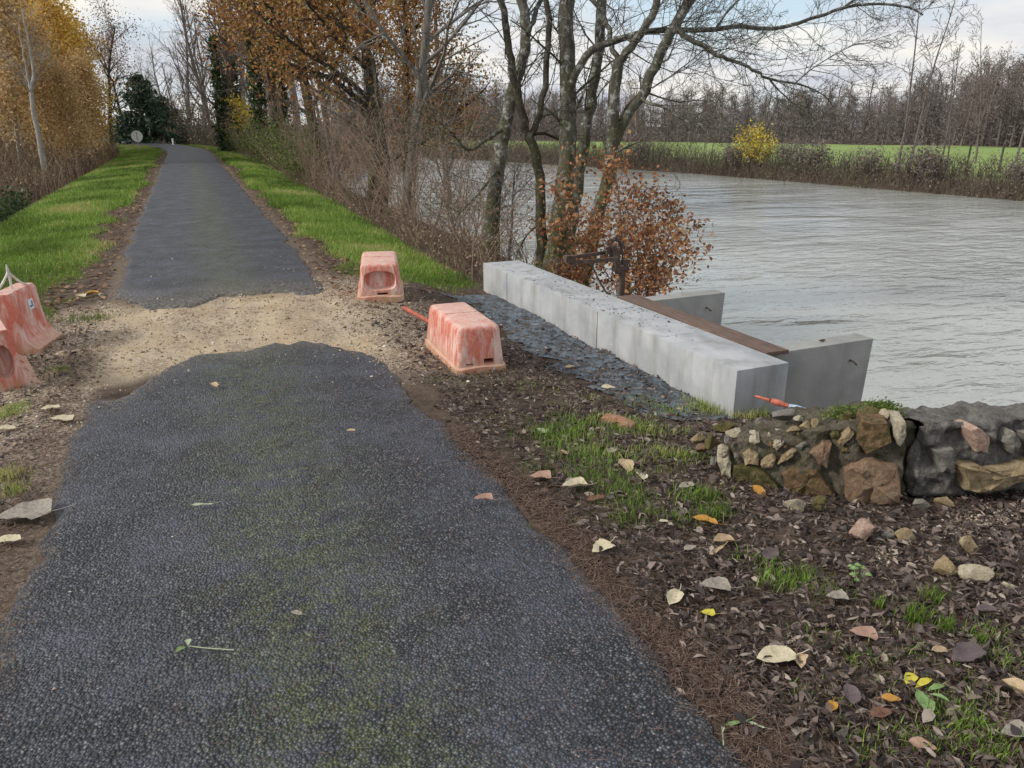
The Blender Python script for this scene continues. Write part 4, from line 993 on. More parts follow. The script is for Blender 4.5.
SP_POP = [dict(k=9, s=7, n=20, t0=.14, ratio=.30, ang=38, w=.04, up=.04, tip=.25, rr=.4), dict(k=4, s=4, n=6, t0=.15, ratio=.5, ang=40, w=.12, up=.05, tip=.4, rmin=.009), dict(k=3, s=3, w=.2, tip=.5)]
q = put(243, 46)
make_tree('young_maple', 'small tree with bright yellow leaves among the ivy trunks', 'tree', SP_SH, 3.4, .03, 55, MAT['bark_brown'], MAT['lf_bright'], 700, .17, .22, loc=q, stems=2, spread0=.2, zmin=1.5)

# ---- left grove: yellow poplars, pale trunk
pop = make_tree('poplar_tree', 'yellow-leaved poplar nearest the bend, right edge of the grove', 'tree', SP_POP, 6.3, .09, 61, MAT['bark_birch'], MAT['lf_yellow'], 11000, .125, .33, 'poplars left of the path', loc=put(84, 46), zmin=1.2)
pop2 = make_tree('poplar_tree', 'tan-leaved poplar in front of the grove by the left edge', 'tree', SP_POP, 6.3, .085, 62, MAT['bark_birch'], MAT['lf_tan'], 9500, .12, .35, 'poplars left of the path', loc=put(18, 36), zmin=1.3)
for k, (px, y, sc, lab, src, rz) in enumerate([
    (66, 43, 1.1, 'yellow poplar with thin pale trunk, second from the bend', pop, 1.1), (50, 49, 1.32, 'tall yellow poplar behind the pale forked trunk', pop, 2.6), (76, 55, 1.2, 'yellow poplar at the back of the grove near the dark tree', pop, 4.1),
    (30, 52, 1.4, 'yellow poplar at the back left of the grove', pop, 5.3), (6, 47, 1.35, 'yellow poplar touching the left edge of the picture', pop, .4), (56, 38, .9, 'tan-leaved low poplar right of the pale forked trunk', pop2, 3.0),
    (-6, 40, 1.05, 'tan poplar half outside the left edge', pop2, 2.0), (92, 42, .72, 'small tan poplar at the right end of the grove', pop2, 4.2), (40, 58, 1.4, 'tan poplar deep inside the grove', pop2, 5.2), (74, 36, .62, 'youngest tan-leaved poplar behind the bramble hedge', pop2, 1.2), (14, 60, 1.5, 'tallest tan poplar at the rear of the grove', pop2, .9)]):
    dup(src, put(px, y), rz, sc, lab, 'poplars left of the path')
traced('birch_tree', 'forked tree with crooked whitish trunk in front of the yellow poplars', [
    ([(42, 152), (37, 128), (32, 103), (30, 90), (34, 80), (33, 66), (31, 57), (25, 25), (22, 8)], 33, .6, .13, .03, 6),
    ([(30, 90), (27, 70), (22, 50), (18, 15)], 33.3, .3, .06, .02, 4), ([(30, 92), (22, 78), (8, 62)], 33, -.4, .04, .012, 5)], 28, MAT['bark_birch'], tl=2.2)
darkt = make_tree('bare_tree', 'dark bare tree with brownish twig crown left of the conifer', 'tree', SP_T, 8.2, .17, 63, MAT['bark_dark'], MAT['lf_brown'], 2600, .12, .45, loc=put(112, 64), zmin=4)
dup(darkt, put(128, 78), 2.2, .95, 'dark bare tree behind the conifer', None)
dup(darkt, put(98, 84), 4.2, 1.0, 'dark bare tree behind the right edge of the poplar grove', None)
dup(darkt, put(152, 104), 1.2, .85, 'brownish bare tree above the top of the conifer', None)

# ---- dark conifer
def conifer(px, y, h, wd, seed, label):
    rd = random.Random(seed); rg = np.random.default_rng(seed); polys = [([(0, 0, -.1), (0, 0, h*.5), (0, 0, h)], [.16, .1, .02], 7)]; pts = []
    for k in range(90):
        z = h*(.04+.92*(k/90)**.95); q = rd.uniform(0, 6.28); Lb = wd*(1-(z/h)**1.6)*rd.uniform(.65, 1.1)+.25
        P = [(math.cos(q)*Lb*t, math.sin(q)*Lb*t, z + Lb*(.22*t - .42*t*t)) for t in (0, .35, .7, 1)]
        polys.append((P, [.03, .022, .014, .006], 4))
        m_ = int(60*Lb/wd)+14; tt = rg.uniform(.2, 1, m_)
        for t in tt: pts.append((math.cos(q)*Lb*t + rd.gauss(0, .14), math.sin(q)*Lb*t + rd.gauss(0, .14), z + Lb*(.22*t-.42*t*t) + rd.gauss(0, .1)))
    t = thing('conifer_tree', put(px, y), label, 'tree'); V, F = tubes(polys); mesh('trunk', V, F, MAT['bark_dark'], t)
    V, Q, rn = leaves(pts, .34, rg, .05, .35, .35); mesh('crown', V, Q, MAT['lf_conifer'], t, rnd=rn)
conifer(147, 68, 5.0, 3.0, 71, 'dark spreading conifer behind the round sign')
conifer(168, 78, 4.4, 3.0, 72, 'lower dark conifer between the sign and the road end')
conifer(186, 88, 3.2, 2.6, 73, 'small dark conifer closing the end of the road')

# ---- thicket right of the path: many-stemmed shrubs
SP_B = [dict(k=6, s=4, n=6, t0=.25, ratio=.45, ang=38, w=.12, up=.02, tip=.3, rmin=.005), dict(k=4, s=3, n=4, t0=.2, ratio=.5, ang=42, w=.2, up=.0, tip=.4, rmin=.004), dict(k=3, s=3, w=.25, up=-.03, tip=.5)]
shA = make_tree('shrub', 'bare brown many-stemmed shrub beside the leaning grey tree', 'shrub', SP_B, 2.3, .016, 81, MAT['stem'], MAT['lf_brown'], 160, .05, .12, 'brown shrubs of the thicket', loc=(4.1, 11.6, H1(4.1, 11.6)), stems=11, spread0=.55)
shB = make_tree('shrub', 'tall pale-stemmed shrub behind the hollow red barrier', 'shrub', SP_B, 3.4, .018, 82, MAT['stem'], MAT['lf_brown'], 110, .05, .15, 'brown shrubs of the thicket', loc=(3.9, 14.2, H1(3.9, 14.2)), stems=10, spread0=.45)
shC = make_tree('shrub', 'green-leaved shrub at the grass edge, far along the right verge', 'shrub', SP_B, 2.2, .015, 83, MAT['stem'], MAT['lf_green'], 2200, .075, .14, 'green shrubs of the thicket', loc=(3.2, 27.5, H1(3.2, 27.5)), stems=14, spread0=.5)
for k, (x, y, sc, src, lab) in enumerate([
    (3.6, 10.3, .55, shA, 'low brown shrub at the far end of the wet strip'), (4.6, 13.2, 1.0, shA, 'brown shrub just left of the leaning grey tree'), (3.3, 12.8, .6, shA, 'low brown shrub at the grass edge behind the hollow barrier'),
    (5.2, 15.5, 1.15, shB, 'tall shrub standing at the water edge'), (3.4, 16.6, .95, shA, 'brown shrub leaning over the verge'), (4.4, 17.6, 1.1, shB, 'tall pale-stemmed shrub before the crooked dark tree'),
    (3.2, 19.6, .9, shA, 'rounded brown shrub beside the verge, mid-way along'), (4.6, 20.8, 1.3, shB, 'tallest shrub of the thicket'), (3.3, 22.6, 1.0, shB, 'slim-stemmed shrub close to the grass'), (4.3, 24.0, 1.2, shA, 'brown shrub below the rusty oak'),
    (3.1, 25.2, .85, shA, 'low brown shrub beside the green one'), (4.8, 28.0, 1.35, shB, 'tall shrub behind the green one'), (3.2, 31.5, 1.1, shA, 'brown shrub past the green one'), (4.2, 33.5, 1.4, shB, 'pale-stemmed shrub under the second oak'),
    (3.0, 36.5, 1.1, shA, 'brown shrub at the foot of an ivy trunk'), (3.9, 40, 1.5, shB, 'tall shrub among the ivy trunks'), (2.9, 44, 1.2, shA, 'brown shrub near the bend'), (3.2, 50, 1.5, shB, 'last shrub before the bend'),
    (5.6, 13.0, .8, shA, 'brown shrub on the slope below the leaning tree'), (5.8, 18.5, 1.0, shA, 'brown shrub low by the water'), (6.0, 23.5, 1.2, shB, 'shrub overhanging the water')]):
    dup(src, (x+float(shift(y)), y, H1(x+float(shift(y)), y)), k*1.3, sc, lab, 'brown shrubs of the thicket')
for k, (x, y, sc, lab) in enumerate([(2.9, 24.0, .6, 'small green shrub nearest along the verge'), (3.1, 34.0, .95, 'green shrub at the foot of the ivy trunks'), (3.6, 29.8, .8, 'green shrub half hidden by brown stems'), (2.7, 40.5, .8, 'green shrub farthest along the verge')]):
    dup(shC, (x, y, H1(x, y)), k*2.1, sc, lab, 'green shrubs of the thicket')

# brambles and dead stalks: nobody could count them
def stalks(name, label, pos, hts, rr, seed, mat, bend=.35, leaf=None, nleaf=0, lsz=.05, kind='stuff'):
    rg = np.random.default_rng(seed); polys = []; tp = []
    for (x, y, z), h in zip(pos, hts):
        q = rg.uniform(0, 6.28); b = bend*rg.uniform(.2, 1)*h
        P = [(x + math.cos(q)*b*t*t, y + math.sin(q)*b*t*t, z - .05 + h*t*(1-.25*bend*t)) for t in (0, .4, .75, 1)]
        polys.append((P, [rr, rr*.8, rr*.55, rr*.3], 3)); tp += P[1:]
    V, F = tubes(polys); rn = np.repeat(rg.random(len(polys)), 12)
    if nleaf:
        T = np.array(tp); C = T[rg.integers(0, len(T), nleaf)]; V2, Q2, r2_ = leaves(C, lsz, rg, lsz*1.2)
        V = np.concatenate([V, V2]); F = [F, Q2+len(rn)]; rn = np.r_[rn, r2_]
    return tag(mesh(name, V, F, mat, rnd=rn), label, kind=kind)
def scatter(n, seed, ulo, uhi, ylo, yhi, pw=1.0):
    rg = np.random.default_rng(seed); u = rg.uniform(0, 1, n); y = ylo + (yhi-ylo)*rg.random(n)**pw
    x = (ulo(y) if callable(ulo) else ulo) + u*((uhi(y) if callable(uhi) else uhi)-(ulo(y) if callable(ulo) else ulo)) + shift(y)
    return x, y, height(x, y)
x, y, z = scatter(11000, 91, -10.5, lambda y: np.interp(y, [9, 25, 40, 62], [-4.3, -4.1, -3.5, -3.3]), 9, 66, 1.1)
hh = rng.uniform(.6, 1.6, len(x))*(.55+.9*fbm(x*.5, y*.3, 3))*np.interp(x-shift(y), [-10.5, -6, -4.6, -3.4], [1.25, 1.15, .8, .55])
stalks('bramble_hedge', 'brown hedge of dead brambles and stalks along the left ditch', list(zip(x, y, z)), hh, .011, 92, MAT['reed'], .5, nleaf=34000, lsz=.06)
x, y, z = scatter(2300, 93, 2.9, 4.6, 9.0, 56, 1.2)
stalks('brambles', 'tangle of brown brambles under the shrubs right of the path', list(zip(x, y, z)), rng.uniform(.25, .85, len(x)), .006, 94, MAT['reed'], .9, nleaf=7000, lsz=.045)
# ivy and nettles at the ditch, near left
x, y, z = scatter(900, 95, -5.2, -3.9, 12, 24)
V, Q, rn = leaves(np.stack([x, y, z+rng.uniform(0, .4, len(x))], -1), .10, rng, .12, .8)
V2, Q2, rn2 = leaves(np.repeat(np.stack([x, y, z+rng.uniform(0, .35, len(x))], -1), 5, 0), .10, rng, .18, .8)
tag(mesh('ditch_plants', np.concatenate([V, V2]), np.concatenate([Q, Q2+len(V)]), MAT['lf_ivy'], rnd=np.r_[rn, rn2]), 'dark green plants in the left ditch', kind='stuff')
# undergrowth closing the end of the road and the foot of the wood
x, y, z = scatter(6500, 96, -26, 16, 70, 125)
ok = (x-shift(y) < -2.5) | (x-shift(y) > 2.3)
x, y, z = x[ok], y[ok], z[ok]
stalks('undergrowth', 'brown undergrowth at the foot of the wood behind the bend', list(zip(x, y, z)), rng.uniform(.8, 4.6, len(x)), .022, 97, MAT['bankreed'], .3, nleaf=30000, lsz=.20)

x, y, z = scatter(2600, 98, 2.8, 15, 50, 76)
stalks('undergrowth', 'olive and brown brush right of the road at the bend', list(zip(x, y, z)), rng.uniform(.8, 4.2, len(x)), .02, 99, MAT['bankreed'], .35, nleaf=15000, lsz=.17)

# ================================================================== FAR BANK
x = []; 
rg = np.random.default_rng(101); n = 7500
y = np.r_[rg.uniform(8, 90, n)]; uf = np.interp(y, UF_Y, UF_X); x = uf + rg.uniform(-.6, 2.2, n) + shift(y); z = height(x, y)
stalks('bank_scrub', 'dark brown scrub and brambles along the far bank', list(zip(x, y, z)), rg.uniform(.5, 1.3, n)*(.5+fbm(x*.4, y*.4, 9)), .016, 102, MAT['bankreed'], .6, nleaf=26000, lsz=.09)
def fb(px, du, ):                        # a place on the far bank, du metres behind the water line
    y = 40.0
    for _ in range(30):
        xx = float(np.interp(y, UF_Y, UF_X)) + du + float(shift(y)); d = ray(px, 150); y = y*.5 + .5*(xx*d[1]/d[0])
    return (xx, y, H1(xx, y))
SP_SL = [dict(k=9, s=6, n=18, t0=.22, ratio=.26, ang=42, w=.035, up=.03, tip=.2, rr=.4), dict(k=4, s=4, n=7, t0=.2, ratio=.5, ang=40, w=.14, up=.06, tip=.4, rmin=.012), dict(k=3, s=3, n=3, t0=.3, ratio=.6, ang=38, w=.2, tip=.5, rmin=.009), dict(k=3, s=3, w=.2, tip=.6)]
slim = make_tree('bare_tree', 'tall slender bare tree on the far bank, left of the pair', 'tree', SP_SL, 8.6, .07, 103, MAT['bark_far'], group='bare trees on the far bank', loc=fb(900, 1.2))
slim2 = make_tree('bare_tree', 'tall slender bare tree on the far bank, right of the pair', 'tree', SP_SL, 9.0, .065, 104, MAT['bark_far'], group='bare trees on the far bank', loc=fb(912, 1.4), lean=(.05, 0))
for k, (px, du, sc, src, lab) in enumerate([(942, 1.0, .68, slim, 'shorter bare tree right of the tall pair on the far bank'), (950, 1.8, .62, slim2, 'bare tree with twiggy crown right of the short one on the far bank'), (978, 14, .9, slim2, 'bare tree standing in the meadow near the fence posts'),
        (705, 1.0, .40, slim, 'low bare sapling on the far bank behind the rust oak'), (712, 1.6, .44, slim2, 'leaning bare sapling left of the yellow bush'), (690, .9, .34, slim, 'smallest bare sapling on the far bank'), (1018, 22, 1.15, slim, 'bare tree at the right edge beyond the meadow')]):
    dup(src, fb(px, du), k*1.1+.5, sc, lab, 'bare trees on the far bank')
make_tree('bush', 'bush with bright yellow leaves on the far bank', 'bush', SP_SH, 2.6, .03, 105, MAT['stem'], MAT['lf_bright'], 1300, .13, .17, loc=fb(757, 1.0), stems=9, spread0=.5, zmin=.4)
fbush = make_tree('bush', 'twiggy bush right of the yellow one on the far bank', 'bush', SP_B, 1.9, .022, 106, MAT['bark_far'], MAT['lf_farbrown'], 900, .12, .2, 'low bushes on the far bank', loc=fb(815, 1.0), stems=16, spread0=.6)
for k, (px, du, sc, lab) in enumerate([(870, .9, .8, 'low bush between the twiggy bush and the tall trees'), (790, 1.3, .9, 'low bush beside the yellow bush on the far bank'), (735, .7, .9, 'brown bush left of the yellow one on the far bank'), (938, .8, .7, 'low bush right of the bare trees on the far bank'),
        (925, .8, 1.0, 'bush at the foot of the tall pair of trees'), (1030, .7, .8, 'low bush nearest the right edge on the far bank'), (640, .8, 1.1, 'bush on the far bank seen behind the forked trunks')]):
    dup(fbush, fb(px, du), k*1.7, sc, lab, 'low bushes on the far bank')
for px, lab in ((970, 'wooden fence post on the meadow, left one'), (1003, 'wooden fence post on the meadow, right one')):
    p = fb(px, 5.5); V, F = tubes([([(0, 0, -.2), (0, 0, .6), (.015, 0, 1.35)], [.05, .05, .045], 7)])
    o = mesh('fence_post', V, F, MAT['fencewood']); o.location = p; tag(o, lab, 'post', 'fence posts across the river')

# far wood beyond the meadow: one mass
SP_F = [dict(k=5, s=4, n=13, t0=.06, ratio=.42, ang=42, w=.06, up=.04, tip=.3, rr=.5), dict(k=4, s=3, n=6, t0=.2, ratio=.5, ang=42, w=.15, up=.04, tip=.4, rmin=.035), dict(k=3, s=3, w=.22, up=.02, tip=.5)]
protos = []
for sd_ in range(5):
    polys = []; tips = []; branch(polys, tips, random.Random(200+sd_), (0, 0, -.3), (0, 0, 1), 9.0, .2, 0, SP_F); V, F = tubes(polys); rg = np.random.default_rng(sd_)
    T = np.array(tips); V2, Q2, _ = leaves(T[rg.integers(0, len(T), 620)], .42, rg, .4, .16); protos.append((np.concatenate([V, V2]), np.concatenate([F, Q2+len(V)])))
rg = np.random.default_rng(300); VV = []; FF = []; RN = []; off = 0
for k in range(560):
    px = rg.uniform(330, 1150); dist = rg.uniform(125, 200); d = ray(px, 130); d = d/np.hypot(d[0], d[1]); xx, yy = d[0]*dist, d[1]*dist
    uf = xx-float(shift(yy)) - float(np.interp(yy, UF_Y, UF_X))
    if uf < 12: continue
    V, F = protos[k % 5]; s = rg.uniform(.6, 1.1)*np.interp(px, [380, 600, 760, 900, 960, 1130], [.95, .92, .86, .98, 1.25, 1.4]); a = rg.uniform(0, 6.28)
    W = np.stack([V[:, 0]*math.cos(a)-V[:, 1]*math.sin(a), V[:, 0]*math.sin(a)+V[:, 1]*math.cos(a), V[:, 2]], -1)*s + np.array([xx, yy, H1(xx, yy)])
    VV.append(W); FF.append(F+off); off += len(V); RN.append(np.full(len(V), np.clip(rg.normal(.45, .25), 0, 1)))
n = 13000; px = rg.uniform(330, 1150, n); D = np.stack([ray(a, 130) for a in px]); D /= np.hypot(D[:, 0], D[:, 1])[:, None]; dist = rg.uniform(122, 190, n); P = np.stack([D[:, 0]*dist, D[:, 1]*dist], -1)
ok = (P[:, 0]-shift(P[:, 1])-np.interp(P[:, 1], UF_Y, UF_X)) > 12; P = P[ok]; n = len(P)
P = np.concatenate([P, (height(P[:, 0], P[:, 1])+rg.uniform(0, 1, n)**1.3*5.0)[:, None]], 1)
V2, Q2, r2_ = leaves(np.repeat(P, 4, 0), .75, rg, .5, .13); VV.append(V2); FF.append(Q2+off); RN.append(r2_*.7); off += len(V2)
tag(mesh('far_wood', np.concatenate(VV), np.concatenate(FF), MAT['lf_farbrown'], rnd=np.concatenate(RN)), 'distant brown leafless wood beyond the meadow', kind='stuff')

# ================================================================== SIGN
sp_ = put(139, 52); sg = thing('road_sign', (sp_[0], 52, H1(sp_[0], 52)), 'round white road sign on a post left of the road end', 'sign')
V, F = tubes([([(0, 0, -.2), (0, 0, .6), (0, 0, 1.0)], [.03]*3, 8)]); mesh('post', V, F, MAT['post'], sg)
bm = bmesh.new(); bmesh.ops.create_cone(bm, cap_ends=True, segments=28, radius1=.31, radius2=.31, depth=.03); bm.transform(Matrix.Translation((0, -.05, .85)) @ Matrix.Rotation(R(90), 4, 'X'))
disc_ = shade_angle(from_bm('disc', bm, MAT['sign'], sg), 40)
bm = bmesh.new(); bmbox(bm, (-.025, -.075, .62), (.025, -.066, 1.08)); from_bm('rail', bm, MAT['post'], disc_)
p = put(174, 62); V, F = tubes([([(0, 0, -.1), (0, 0, .45)], [.06, .06], 8)]); o = mesh('marker_post', V, F, MAT['sign']); o.location = p; tag(o, 'tiny white marker post at the end of the road', 'post')

# ================================================================== GRASS, LITTER, GRAVEL
def blades(name, label, x, y, z, h, wd, seed, mat, lean=.5, parent=None):
    rg = np.random.default_rng(seed); n = len(x); q = rg.uniform(0, 6.28, n); l = rg.uniform(.1, 1, n)*lean*h; fa = rg.uniform(0, 6.28, n)
    B = np.stack([x, y, z-.01], -1); D = np.stack([np.cos(q)*l, np.sin(q)*l, np.zeros(n)], -1); W_ = np.stack([np.cos(fa), np.sin(fa), np.zeros(n)], -1)*(wd*.5)[:, None]
    mid = B + D*.35 + np.array([0, 0, 1])*(h*.6)[:, None]; tip = B + D + np.array([0, 0, 1])*(h*(1-.25*lean))[:, None]
    V = np.stack([B-W_, B+W_, mid+W_*.7, mid-W_*.7, tip], 1).reshape(-1, 3); k = np.arange(n)[:, None]*5
    Q = (k + np.array([[0, 1, 2, 3]])); T = (k + np.array([[3, 2, 4]]))
    patch = np.clip((fbm(x*.9, y*.9, 31)-.5)*1.9 + .42 + rg.normal(0, .2, n), 0, 1)
    return tag(mesh(name, V, [Q, T], mat, rnd=np.repeat(patch, 5)), label, kind='stuff')
rg = np.random.default_rng(401)
def verge(n, ulo, uhi, ylo, yhi, seed):
    rg = np.random.default_rng(seed); y = ylo*np.exp(rg.random(n)*math.log(yhi/ylo)); u = rg.uniform(ulo, uhi, n); x = u + shift(y)
    gm = zones(x, y)[2]; ok = rg.random(n) < gm*1.1*(.35+.9*fbm(x*2.2, y*2.2, 17)); return x[ok], y[ok]
x, y = verge(190000, -3.7, -.95, 6.3, 60, 1); s = np.clip(y/11, .65, 3.2)
blades('verge_grass', 'bright green mown grass on the left verge', x, y, height(x, y), .065*np.clip(y/10, .9, 1.9)*rng.uniform(.5, 1.4, len(x)), .007*s, 2, MAT['grass'], .7)
x, y = verge(140000, 1.35, 3.2, 7.2, 60, 3); s = np.clip(y/11, .65, 3.2)
blades('verge_grass', 'green mown grass on the right verge before the thicket', x, y, height(x, y), .075*np.clip(y/10, .9, 1.9)*rng.uniform(.5, 1.5, len(x)), .007*s, 4, MAT['grass'], .7)
# loose tufts coming through the litter
tx, ty, th, tw_ = [], [], [], []
rd = random.Random(5)
def tuft(px, py, n, spread, h):
    q = ground_pt(px, py)
    for _ in range(int(n*1.7)): tx.append(q[0]+rd.gauss(0, spread)); ty.append(q[1]+rd.gauss(0, spread*.8)); th.append(h*rd.uniform(.4, 1.3)); tw_.append(rd.uniform(.0028, .0055))
for a in [(560, 440, 260, .13, .085), (590, 460, 260, .13, .08), (575, 425, 150, .12, .07), (640, 430, 220, .12, .07), (660, 455, 160, .09, .07), (620, 495, 130, .08, .07), (640, 510, 110, .07, .06), (600, 480, 150, .1, .07),
          (700, 500, 150, .06, .085), (715, 515, 110, .05, .08), (690, 520, 80, .06, .06), (625, 522, 50, .04, .05), (690, 460, 120, .07, .06), (780, 585, 120, .05, .075), (800, 580, 90, .05, .07), (770, 565, 50, .04, .06), (830, 590, 60, .05, .05),
          (915, 620, 90, .025, .075), (945, 630, 70, .025, .07), (880, 605, 40, .02, .05), (930, 600, 40, .03, .08), (960, 720, 150, .06, .055), (985, 745, 150, .06, .055), (940, 745, 100, .05, .05), (1000, 660, 90, .04, .055), (980, 640, 60, .03, .05), (900, 740, 60, .04, .05), (860, 660, 40, .05, .04),
          (720, 410, 260, .10, .085), (745, 416, 200, .08, .085), (700, 405, 140, .08, .06), (670, 410, 120, .1, .05), (640, 400, 90, .1, .045), (8, 415, 130, .06, .06), (18, 407, 90, .05, .05), (6, 478, 170, .05, .07), (14, 492, 90, .04, .06), (60, 370, 80, .05, .05), (90, 320, 160, .1, .07), (450, 380, 70, .12, .04), (530, 385, 90, .14, .045), (500, 420, 60, .12, .04), (820, 640, 40, .06, .04), (740, 560, 40, .05, .05)]:
    tuft(*a)
for _ in range(60): tuft(rd.uniform(800, 1024), rd.uniform(590, 768), rd.randint(4, 16), .025, rd.uniform(.03, .055))
for _ in range(40): tuft(rd.uniform(520, 700), rd.uniform(400, 530), rd.randint(8, 26), .05, rd.uniform(.04, .07))
tx, ty, th, tw_ = map(np.array, (tx, ty, th, tw_))
blades('grass_tufts', 'green grass tufts growing through leaf litter', tx, ty, height(tx, ty), th, tw_, 6, MAT['grass'], .6)

# leaf litter: thousands of small narrow leaves
def litter(n, seed, ulo, uhi, ylo, yhi, dens):
    rg = np.random.default_rng(seed); y = ylo*np.exp(rg.random(n)*math.log(yhi/ylo)); x = rg.uniform(ulo, uhi, n); ok = rg.random(n) < dens(x, y); return x[ok], y[ok]
def lit_mesh(name, label, x, y, size, seed, aspect, mat, flat=.75, lift=.006):
    rg = np.random.default_rng(seed); P = np.stack([x, y, height(x, y)+lift+rg.uniform(0, .012, len(x))], -1)
    V, Q, rn = leaves6(P, size, rg, aspect, flat); V[:, 2] = np.maximum(V[:, 2], height(V[:, 0], V[:, 1])+.002)
    return tag(mesh(name, V, Q, mat, rnd=rn), label, kind='stuff')
dl = lambda x, y: sst(1.18, 1.42, x+(fbm(x*3, y*3, 8)-.5)*.3)*(.35+.75*fbm(x*2, y*2, 12))*sst(9.0, 5.0, y)*np.where((x > 2.45) & (y > 3.9), .45, 1)
x, y = litter(75000, 1, 1.1, 4.4, .75, 9, dl); lit_mesh('leaf_litter', 'dark brown leaf litter on the right verge', x, y, .037, 2, .22, MAT['litter'])
x, y = litter(3500, 11, 1.2, 4.0, .75, 7, dl); lit_mesh('leaf_litter', 'larger curled brown leaves strewn over the right verge', x, y, .05, 12, .42, MAT['litter'], .6, .01)
dleft = lambda x, y: sst(-.82, -1.0, x+(fbm(x*3, y*3, 8)-.5)*.25)*(.3+.8*fbm(x*2, y*2, 14))*sst(9, 6.3, y)
x, y = litter(12000, 3, -2.6, -.75, 2.2, 9, dleft); lit_mesh('leaf_litter', 'brown leaf litter on the left shoulder', x, y, .036, 4, .36, MAT['litter'])
dv2 = lambda x, y: (np.exp(-((x+1.35)/.36)**2) + .8*np.exp(-((x-1.6)/.36)**2) + .13)*sst(6.5, 9, y)
x, y = litter(24000, 5, -3.2, 2.9, 6.5, 58, dv2); ok = ~((x > -.9) & (x < 1.1)); x, y = x[ok], y[ok]
lit_mesh('leaf_litter', 'fallen leaves along both edges of the far path', x+shift(y), y, .06, 6, .6, MAT['lf_brown'])
# rust coloured needles along the road edge
def needles(n, seed, xc, sd_, ylo, yhi, label, extra=None):
    rg = np.random.default_rng(seed); y = ylo*np.exp(rg.random(n)*math.log(yhi/ylo)); x = xc(y) + rg.normal(0, sd_, n)
    q = rg.uniform(0, 3.14, n); Ln = rg.uniform(.008, .026, n); d = np.stack([np.cos(q)*Ln, np.sin(q)*Ln, rg.normal(0, .12, n)*Ln], -1); wv_ = np.stack([-np.sin(q), np.cos(q), np.zeros(n)], -1)*.0009*np.clip(y/2, 1, 3)[:, None]
    P = np.stack([x, y, np.maximum(height(x, y), np.where((x < 1.2) & (x > -.8), -.004, -9))+.012+rg.uniform(0, .012, n)], -1)
    V = np.stack([P-d-wv_, P+d-wv_, P+d+wv_, P-d+wv_], 1).reshape(-1, 3); return tag(mesh('needle_litter', V, np.arange(4*n).reshape(n, 4), MAT['needles'], rnd=np.repeat(rg.random(n), 4)), label, kind='stuff')
xr_ = lambda y: np.interp(y, [-5, 2.3, 6, 11], [1.22, 1.26, 1.10, 1.2])
needles(9000, 1, lambda y: xr_(y)+.04+.03*np.sin(y*5), .055, .8, 3.9, 'rusty needle litter along the right edge of the asphalt')
needles(4000, 2, lambda y: y*0-.92, .10, 2.1, 6.5, 'rusty needle litter along the left edge of the asphalt')
needles(7000, 4, lambda y: y*0+2.0, .55, .8, 5, 'thin dead stalks lying through the right leaf litter')
needles(1000, 3, lambda y: y*0+.35, .38, 1.2, 6, 'thin dead needles strewn over the mossy middle of the asphalt')
# gravel chips
def chips(n, seed, px_, label, rs):
    rg = np.random.default_rng(seed); x, y = px_(rg, n); n = len(x)
    base_ = np.array([[1, 0, 0], [-.5, .8, 0], [-.6, -.7, 0], [.1, .1, .8], [0, 0, -.6]]); a = rg.uniform(0, 6.28, n); s = rg.uniform(rs[0], rs[1], n)*np.where(rg.random(n) < .06, 1.8, 1)
    Bv = base_[None]*(1+rg.uniform(-.35, .35, (n, 5, 3))); c, sn = np.cos(a)[:, None], np.sin(a)[:, None]
    Xv = (Bv[..., 0]*c-Bv[..., 1]*sn)*s[:, None]+x[:, None]; Yv = (Bv[..., 0]*sn+Bv[..., 1]*c)*s[:, None]+y[:, None]; Zv = Bv[..., 2]*s[:, None]*.8+(np.maximum(height(x, y), np.where((x < 1.15) & (x > -.75) & ((y < 5.7) | (y > 8)), .0, -9)))[:, None]+.002
    V = np.stack([Xv, Yv, Zv], -1).reshape(-1, 3); k = np.arange(n)[:, None, None]*5
    T = (k + np.array([[0, 1, 3], [1, 2, 3], [2, 0, 3], [1, 0, 4], [2, 1, 4], [0, 2, 4]])[None]).reshape(-1, 3)
    return tag(mesh('gravel', V, T, MAT['chips'], rnd=np.repeat(rg.random(n), 5)), label, kind='stuff')
def zone_pts(x0, x1, y0, y1, f):
    def g_(rg, n):
        x = rg.uniform(x0, x1, n); y = rg.uniform(y0, y1, n); ok = rg.random(n) < f(x, y); return x[ok], y[ok]
    return g_
chips(15000, 1, zone_pts(-2.0, 2.1, 4.6, 8.8, lambda x, y: np.clip(zones(x, y)[1]*.9 + zones(x, y)[0]*.35, 0, 1)), 'pale gravel spilled over the sandy repair and shoulders', (.005, .013))
chips(1500, 2, zone_pts(-.7, 1.0, 4.9, 11.5, lambda x, y: np.where(y < 6, .6, np.exp(-(y-7.8)/1.5))), 'pale chips scattered on the asphalt beside the repair', (.004, .010))
ga = ground_pt(975, 525)
chips(900, 3, lambda rg, n: (rg.normal(ga[0]+.05, .16, n), rg.normal(ga[1]-.03, .10, n)), 'whitish gravel on the earth below the right wall block', (.003, .010))
gb = ground_pt(880, 558)
chips(160, 4, lambda rg, n: (rg.normal(gb[0], .05, n), rg.normal(gb[1], .04, n)), 'small whitish chips beside the pink stone', (.003, .009))
chips(260, 5, zone_pts(-.7, 1.1, 1.2, 5, lambda x, y: x*0+1), 'tiny pale chips on the near asphalt', (.0025, .005))
